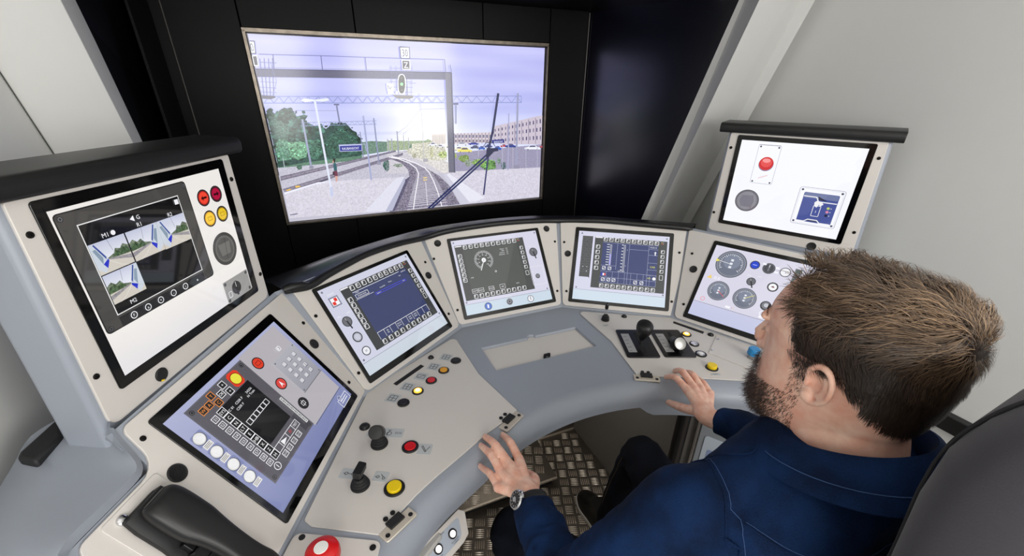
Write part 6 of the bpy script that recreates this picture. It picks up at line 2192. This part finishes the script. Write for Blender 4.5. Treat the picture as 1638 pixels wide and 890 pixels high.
jeans = remesh('jeans', mb, .0060, 5, jean_m, body, .5, jean_disp)
mb = MB()
for s in (-1,):
    q = [KN[1] + Vector((-.066, .02, -.01)), KN[1].lerp(AN[1], .3) + Vector((-.062, .02, 0)), KN[1].lerp(AN[1], .7) + Vector((-.056, .02, 0))]
    pts = []
    for p in catmull(q, 8):
        ok, loc, nrm, _ = jeans.closest_point_on_mesh(p); pts.append(loc + nrm * .0006)
    mb.tube(pts, .0009, 6)
mb.build('jeans_seam', mat('amber_thread', (96, 74, 44), .8), jeans)
# --- shoes
sole_m = mat('pale_sole_rubber', (196, 192, 184), .6)
shoe_m = mat('black_shoe_leather', (16, 15, 15), .4)
for s in (-1, 1):
    a = AN[s]
    hd = math.atan2(.04 if s < 0 else .01, .25)
    M = TR(a.x, a.y, 0, -math.degrees(hd))
    ol = [(p.x, p.y) for p in catmull([Vector(v) for v in [(0, -.075, 0), (-.034, -.060, 0), (-.036, 0, 0), (-.042, .085, 0), (-.046, .140, 0), (-.030, .188, 0), (0, .203, 0), (.034, .180, 0), (.048, .130, 0), (.040, .06, 0), (.036, 0, 0), (.034, -.060, 0), (0, -.075, 0)]], 4)][:-1]
    mb = MB()
    loft(mb, [[M @ Vector((x * k, .06 + (y - .06) * k, z)) for x, y in ol] for z, k in ((.010, .96), (.030, .99), (.045, .95), (.060, .86))] + [[M @ Vector((x * .78, .02 + (y - .02) * k, z)) for x, y in ol] for z, k in ((.078, .66), (.095, .50), (.115, .44))])
    sh = mb.build('shoe', shoe_m, body, angle=60)
    mb = MB(); mb.prism([(x * 1.04, .06 + (y - .06) * 1.03) for x, y in ol], .001, .022, M=M)
    mb.build('sole', sole_m, sh, bevel=.004)

# --- hair and beard as fine ribbon strands
def hair_mat(name, rough=.42):
    m = bpy.data.materials.new(name); m.use_nodes = True
    nt = m.node_tree; b = nt.nodes['Principled BSDF']
    at = nt.nodes.new('ShaderNodeAttribute'); at.attribute_name = 'Col'
    nt.links.new(at.outputs['Color'], b.inputs['Base Color'])
    b.inputs['Roughness'].default_value = rough
    b.inputs['Specular IOR Level'].default_value = .45
    return m


hair_m = hair_mat('brown_hair')
rn = random.Random(11)


def strand(mb, pts, w0, col, nrm):
    vs, fs = [], []
    n = len(pts)
    side = None
    for i, p in enumerate(pts):
        t_ = (pts[min(i + 1, n - 1)] - pts[max(i - 1, 0)]).normalized()
        side = t_.cross(nrm)
        if side.length < 1e-4:
            side = Vector((1, 0, 0))
        side.normalize()
        w = w0 * (1 - .75 * (i / (n - 1)) ** 2)
        vs += [p - side * w, p + side * w]
    for i in range(n - 1):
        fs.append((2 * i, 2 * i + 1, 2 * i + 3, 2 * i + 2))
    mb.add(vs, fs, 0, None, col)


WH = Vector((.005, -.094, .056))     # whorl at the crown


def hairy(p):
    """1 where head hair grows (head-local point)"""
    x, y, z = abs(p.x), p.y, p.z
    if y > -.028:
        if z > .062:
            return 1.0 if y < .066 - .45 * x + .006 * math.sin(p.x * 230) else 0.0
        if z > -.002:
            return 1.0 if y < .030 + (z - .010) * .20 + .003 * math.sin(z * 400) else 0.0
        if z > -.030:
            return .8 if .000 < y < .020 + (z + .002) * .2 else 0.0
        return 0.0
    low = -.002 - (-.033 - y) * .95
    return 1.0 if z > max(low, -.075) else 0.0


def over_head(loc, h):
    """put a head-local point h above the scalp; returns point and outward normal"""
    if loc.z > 0:
        c = Vector((0, -.004, 0)); a_, b_, c_ = .0765, .1025, .1028
        d = loc - c
        e2 = (abs(d.x) / a_) ** 2.25 + (abs(d.y) / b_) ** 2.25
        f = (e2 ** (4 / 2.25) + (abs(d.z) / c_) ** 4) ** .25
        nl = Vector((math.copysign(abs(d.x / a_) ** 1.25, d.x) / a_ * max(e2, .02) ** .78, math.copysign(abs(d.y / b_) ** 1.25, d.y) / b_ * max(e2, .02) ** .78, (d.z / c_) ** 3 / c_)).normalized()
        return c + d / max(f, .2) + nl * h, nl
    yf, yb, hw = sec_at(max(loc.z, -.12))
    c = Vector((0, (yf + yb) / 2, loc.z)); hd = (yf - yb) / 2
    d = loc - c
    f = ((abs(d.x) / hw) ** 2.25 + (abs(d.y) / hd) ** 2.25) ** (1 / 2.25)
    nl = Vector((d.x / hw ** 2, d.y / hd ** 2, 0)).normalized()
    return c + d / max(f, .2) + nl * h, nl


mb = MB()
# close-cropped base so that no scalp shows through
caps = {}
NZ, NA_ = 64, 96
for i in range(NZ):
    for j in range(NA_):
        z0, z1 = -.110 + .2123 * i / NZ, -.110 + .2123 * (i + 1) / NZ
        a0, a1 = 2 * math.pi * j / NA_, 2 * math.pi * (j + 1) / NA_
        cen = head_pt((z0 + z1) / 2, (a0 + a1) / 2)
        if hairy(cen) > .9 and hairy(head_pt(max(z0 - .006, -.11), (a0 + a1) / 2)) > .9 and hairy(cen + Vector((0, .006, 0))) > .9:
            q = []
            for zz, aa in ((z0, a0), (z0, a1), (z1, a1), (z1, a0)):
                pnt = head_pt(zz, aa)
                q.append(HC + pnt + head_nrm(zz, aa) * (.0016 + .0024 * min(1, max(0, (zz - .03) / .06))))
            mb.add(q, [(0, 1, 2, 3)], 0, None, (*L3((50, 37, 29)), 1))
tp_ = [HC + head_pt(.1023, 2 * math.pi * k / 24) + Vector((0, 0, .0038)) for k in range(24)]
mb.add(tp_, [tuple(range(24))], 0, None, (*L3((50, 37, 29)), 1))
count = 0
clumps = []
while len(clumps) < 1500:
    z, a = rn.uniform(-.108, .1020), rn.uniform(0, 2 * math.pi)
    if z < .1 and rn.random() > sec_at(z)[2] / .077:
        continue
    p = head_pt(z, a)
    if hairy(p):
        clumps.append((z, a))
for ci, (cz, ca) in enumerate(clumps):
    cp = head_pt(cz, ca)
    cseed = Vector((rn.uniform(-9, 9), rn.uniform(-9, 9), rn.uniform(-9, 9)))
    ck = rn.random()
    ns = 13
    topness = min(1, max(0, (cz - .038) / .040))
    for k in range(ns):
        z = min(.1020, max(-.108, cz + rn.gauss(0, .0042)))
        a = ca + rn.gauss(0, .055)
        p = head_pt(z, a)
        if not hairy(p):
            continue
        n = head_nrm(z, a)
        d = p - WH
        d = (d - n * d.dot(n))
        if d.length < 1e-4:
            continue
        d.normalize()
        sw = d.cross(n) * (.45 if d.length else 0)
        dirn = d + sw * (.5 + .5 * topness)
        if cz < .072:                     # sides lie back and down
            dn = Vector((0, -1.1 if p.y > -.02 else (-.6 if p.y > -.06 else -.15), -1.0)); dn = (dn - n * dn.dot(n)).normalized()
            kk = min(1, max(0, (.072 - cz) / .032))
            dirn = dirn.lerp(dn, .9 * kk)
        frontness = min(1, max(0, (p.y - .015) / .05)) * topness
        if frontness > 0:
            un = Vector((.25, -.35, 1.0)); un = (un - n * un.dot(n)).normalized(); dirn = dirn.lerp(un, .8 * frontness)
        wob = Vector((mn.noise(p * 38 + Vector((5, 0, 0))), mn.noise(p * 38 + Vector((0, 7, 0))), mn.noise(p * 38 + Vector((0, 0, 9))))) * (1.25 * topness + .25)
        wob += Vector((mn.noise(cp * 60), mn.noise(cp * 60 + Vector((4, 4, 4))), mn.noise(cp * 60 - Vector((6, 2, 2))))) * (.95 * topness + .2)
        dirn = dirn + wob - n * n.dot(wob) * .5
        dirn.normalize()
        L_ = (.014 + .020 * topness - .012 * frontness) * rn.uniform(.75, 1.2)
        if cz < -.02:
            L_ *= max(.35, 1 - (-.02 - cz) * 9)
        if cz < .0 and p.y > -.01:
            L_ = .006
        H_ = (.0045 + .0085 * topness + .006 * frontness) * rn.uniform(.45, 1.25)
        if cz < -.02:
            H_ *= max(.3, 1 - (-.02 - cz) * 8)
        pts = []
        curl = mn.noise(cp * 30 + cseed * .01) * 1.8 * topness
        loc = p.copy()
        nseg = 6
        for i in range(nseg):
            t_ = i / (nseg - 1)
            q, nl = over_head(loc, .0008 + H_ * math.sin(min(1, t_ * 1.35) * 1.5708))
            pts.append(HC + q)
            tg = dirn + nl.cross(dirn) * curl * t_ + Vector((0, 0, -.10 * t_))
            tg = (tg - nl * tg.dot(nl)).normalized()
            loc = loc + tg * (L_ / (nseg - 1))
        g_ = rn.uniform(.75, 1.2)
        lt = .06 + .55 * topness * (.15 + .85 * ck) + .45 * max(0, 1 - (p - WH).length / .075) * (.3 + .7 * ck)  # light on the top and crown put into strand colour, varied by clump
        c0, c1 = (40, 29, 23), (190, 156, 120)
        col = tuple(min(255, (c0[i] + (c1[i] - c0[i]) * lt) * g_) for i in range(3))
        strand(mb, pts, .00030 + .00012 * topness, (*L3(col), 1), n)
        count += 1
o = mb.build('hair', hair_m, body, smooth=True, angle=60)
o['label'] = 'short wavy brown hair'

mb = MB()
nb = 0
tries = 0
while nb < 7600 and tries < 90000:
    tries += 1
    z = rn.uniform(-.146, -.004)
    a = rn.uniform(-1.85, 1.85)
    p = head_pt(z, a)
    y, x = p.y, abs(p.x)
    jaw = -.048 - .30 * max(0, y)
    dens = 0
    if y > .066 and -.0735 < z < -.054 and x < .042:
        dens = 1.0                          # moustache
    elif y > .055 and z < -.082:
        dens = 1.0 if not (x < .020 and z > -.094) else .0
    elif y > .002 and z < jaw - .006:
        dens = .5 + .5 * min(1, max(0, (y - .01) / .05))
    elif .000 < y < .020 and -.09 < z < -.004:
        dens = .30
    if rn.random() > dens:
        continue
    n = head_nrm(z, a)
    d = Vector((0, .35, -1.0)); d = (d - n * d.dot(n)).normalized() + Vector((rn.gauss(0, .35), rn.gauss(0, .35), rn.gauss(0, .3)))
    L_ = (.0045 + .010 * min(1, max(0, (y - .035) / .04)) * (1 if z < -.08 else .6)) * rn.uniform(.7, 1.3)
    v_ = (n * .75 + d * .6).normalized()
    cur = HC + p + n * .0005
    if y > .06:
        cur = cur + n * .003
    pts = []
    cl = Vector((rn.gauss(0, .4), rn.gauss(0, .4), rn.gauss(0, .4)))
    for i in range(4):
        pts.append(cur.copy())
        v_ = (v_ + d * .25 + cl * .3).normalized()
        cur = cur + v_ * L_ / 3
    g_ = rn.uniform(.6, 1.25)
    c_ = rn.choice(((52, 36, 27), (66, 46, 34), (92, 64, 44), (40, 28, 22)))
    strand(mb, pts, .00026, (*L3(tuple(q * g_ for q in c_)), 1), n)
    nb += 1
o = mb.build('beard', hair_m, body, smooth=False)
o['label'] = 'short dark brown beard'
mb = MB()
for s in (-1, 1):
    for i in range(130):
        t_ = rn.random()
        zb_ = .0165 + .006 * math.sin(t_ * 2.6) + rn.gauss(0, .0016); p = HC + head_pt(zb_, -s * (.16 + .52 * t_)) + head_nrm(zb_, -s * (.16 + .52 * t_)) * .0025
        v_ = Vector((s * 1.0, -.35, .25 + rn.gauss(0, .2))).normalized()
        strand(mb, [p, p + v_ * .003 + Vector((0, .0008, 0)), p + v_ * .006], .00028, (*L3((62, 44, 34)), 1), Vector((0, 1, .1)))
    for i in range(26):
        t_ = i / 25
        p = hp(s * (.021 + .019 * t_), .0915 - .008 * abs(t_ - .4), -.008)
        strand(mb, [p, p + Vector((s * .001, .003, -.0015)), p + Vector((s * .002, .0055, -.001))], .00022, (*L3((36, 26, 22)), 1), Vector((0, 0, 1)))
mb.build('eyebrows', hair_m, body, smooth=False)

# --- wristwatch on the left wrist
s = -1
d_ = (WR[s] - EL[s]).normalized()
f0, f3 = Vector(HAND[s]['fing'][0][0]), Vector(HAND[s]['fing'][3][0])
wd = (f0 - f3); wd = (wd - d_ * wd.dot(d_)).normalized()
up_ = wd.cross(d_)
if up_.z < 0:
    up_ = -up_
wc = WR[s] + d_ * (-.0185)
watch = thing('wristwatch', 'black wristwatch with steel case on the left wrist of the man', 'watch', Matrix.Translation(wc))
rows = []
for t_, r in ((-.010, .0345), (-.0085, .0362), (.0085, .0358), (.010, .0340), (.0085, .0325), (-.0085, .0330), (-.010, .0345)):
    rows.append([d_ * t_ + wd * r * math.cos(a) + up_ * r * .80 * math.sin(a) for a in [2 * math.pi * i / 40 for i in range(40)]])
mb = MB(); mb.strip(rows, closed=True)
mb.build('strap', black_matt, watch, angle=60)
cn = (-wd * .72 + up_ * .70).normalized()
cx_ = d_.cross(cn)
Mw = Matrix(((cx_.x, d_.x, cn.x, 0), (cx_.y, d_.y, cn.y, 0), (cx_.z, d_.z, cn.z, 0), (0, 0, 0, 1))) @ Matrix.Translation((0, 0, .0315))
mb = MB(); mb.lathe([(.0185, 0), (.0195, .002), (.0195, .007), (.0175, .0095), (.0160, .0095), (.0160, .008)], 32, M=Mw)
case = mb.build('case', chrome, watch)
mb = MB(); mb.lathe([(.0161, .0078), (.0161, .0082), (.0005, .0083)], 32, M=Mw)
dial = mb.build('dial', mat('dark_watch_dial', (38, 38, 40), .2), case)
mb = MB()
for i in range(12):
    a = R(30 * i); mb.box(-.0005, .0005, .0115, .0145, .0083, .0088, M=Mw @ Matrix.Rotation(a, 4, 'Z'))
mb.box(-.0006, .0006, 0, .010, .0088, .0092, M=Mw @ Matrix.Rotation(R(40), 4, 'Z')); mb.box(-.0008, .0008, 0, .007, .0088, .0092, M=Mw @ Matrix.Rotation(R(160), 4, 'Z'))
mb.lathe([(.005, .0084), (.005, .0087), (.0005, .0088)], 16, M=Mw @ TR(-.003, .003, 0))
mb.build('hands_and_markers', mat('silver_marks', (205, 205, 205), .3, .6), case)
mb = MB(); mb.lathe([(.0022, .0), (.0022, .004)], 12, M=Mw @ TR(.0195, 0, .0045, 0, 0, 90))
mb.build('crown', chrome, case)
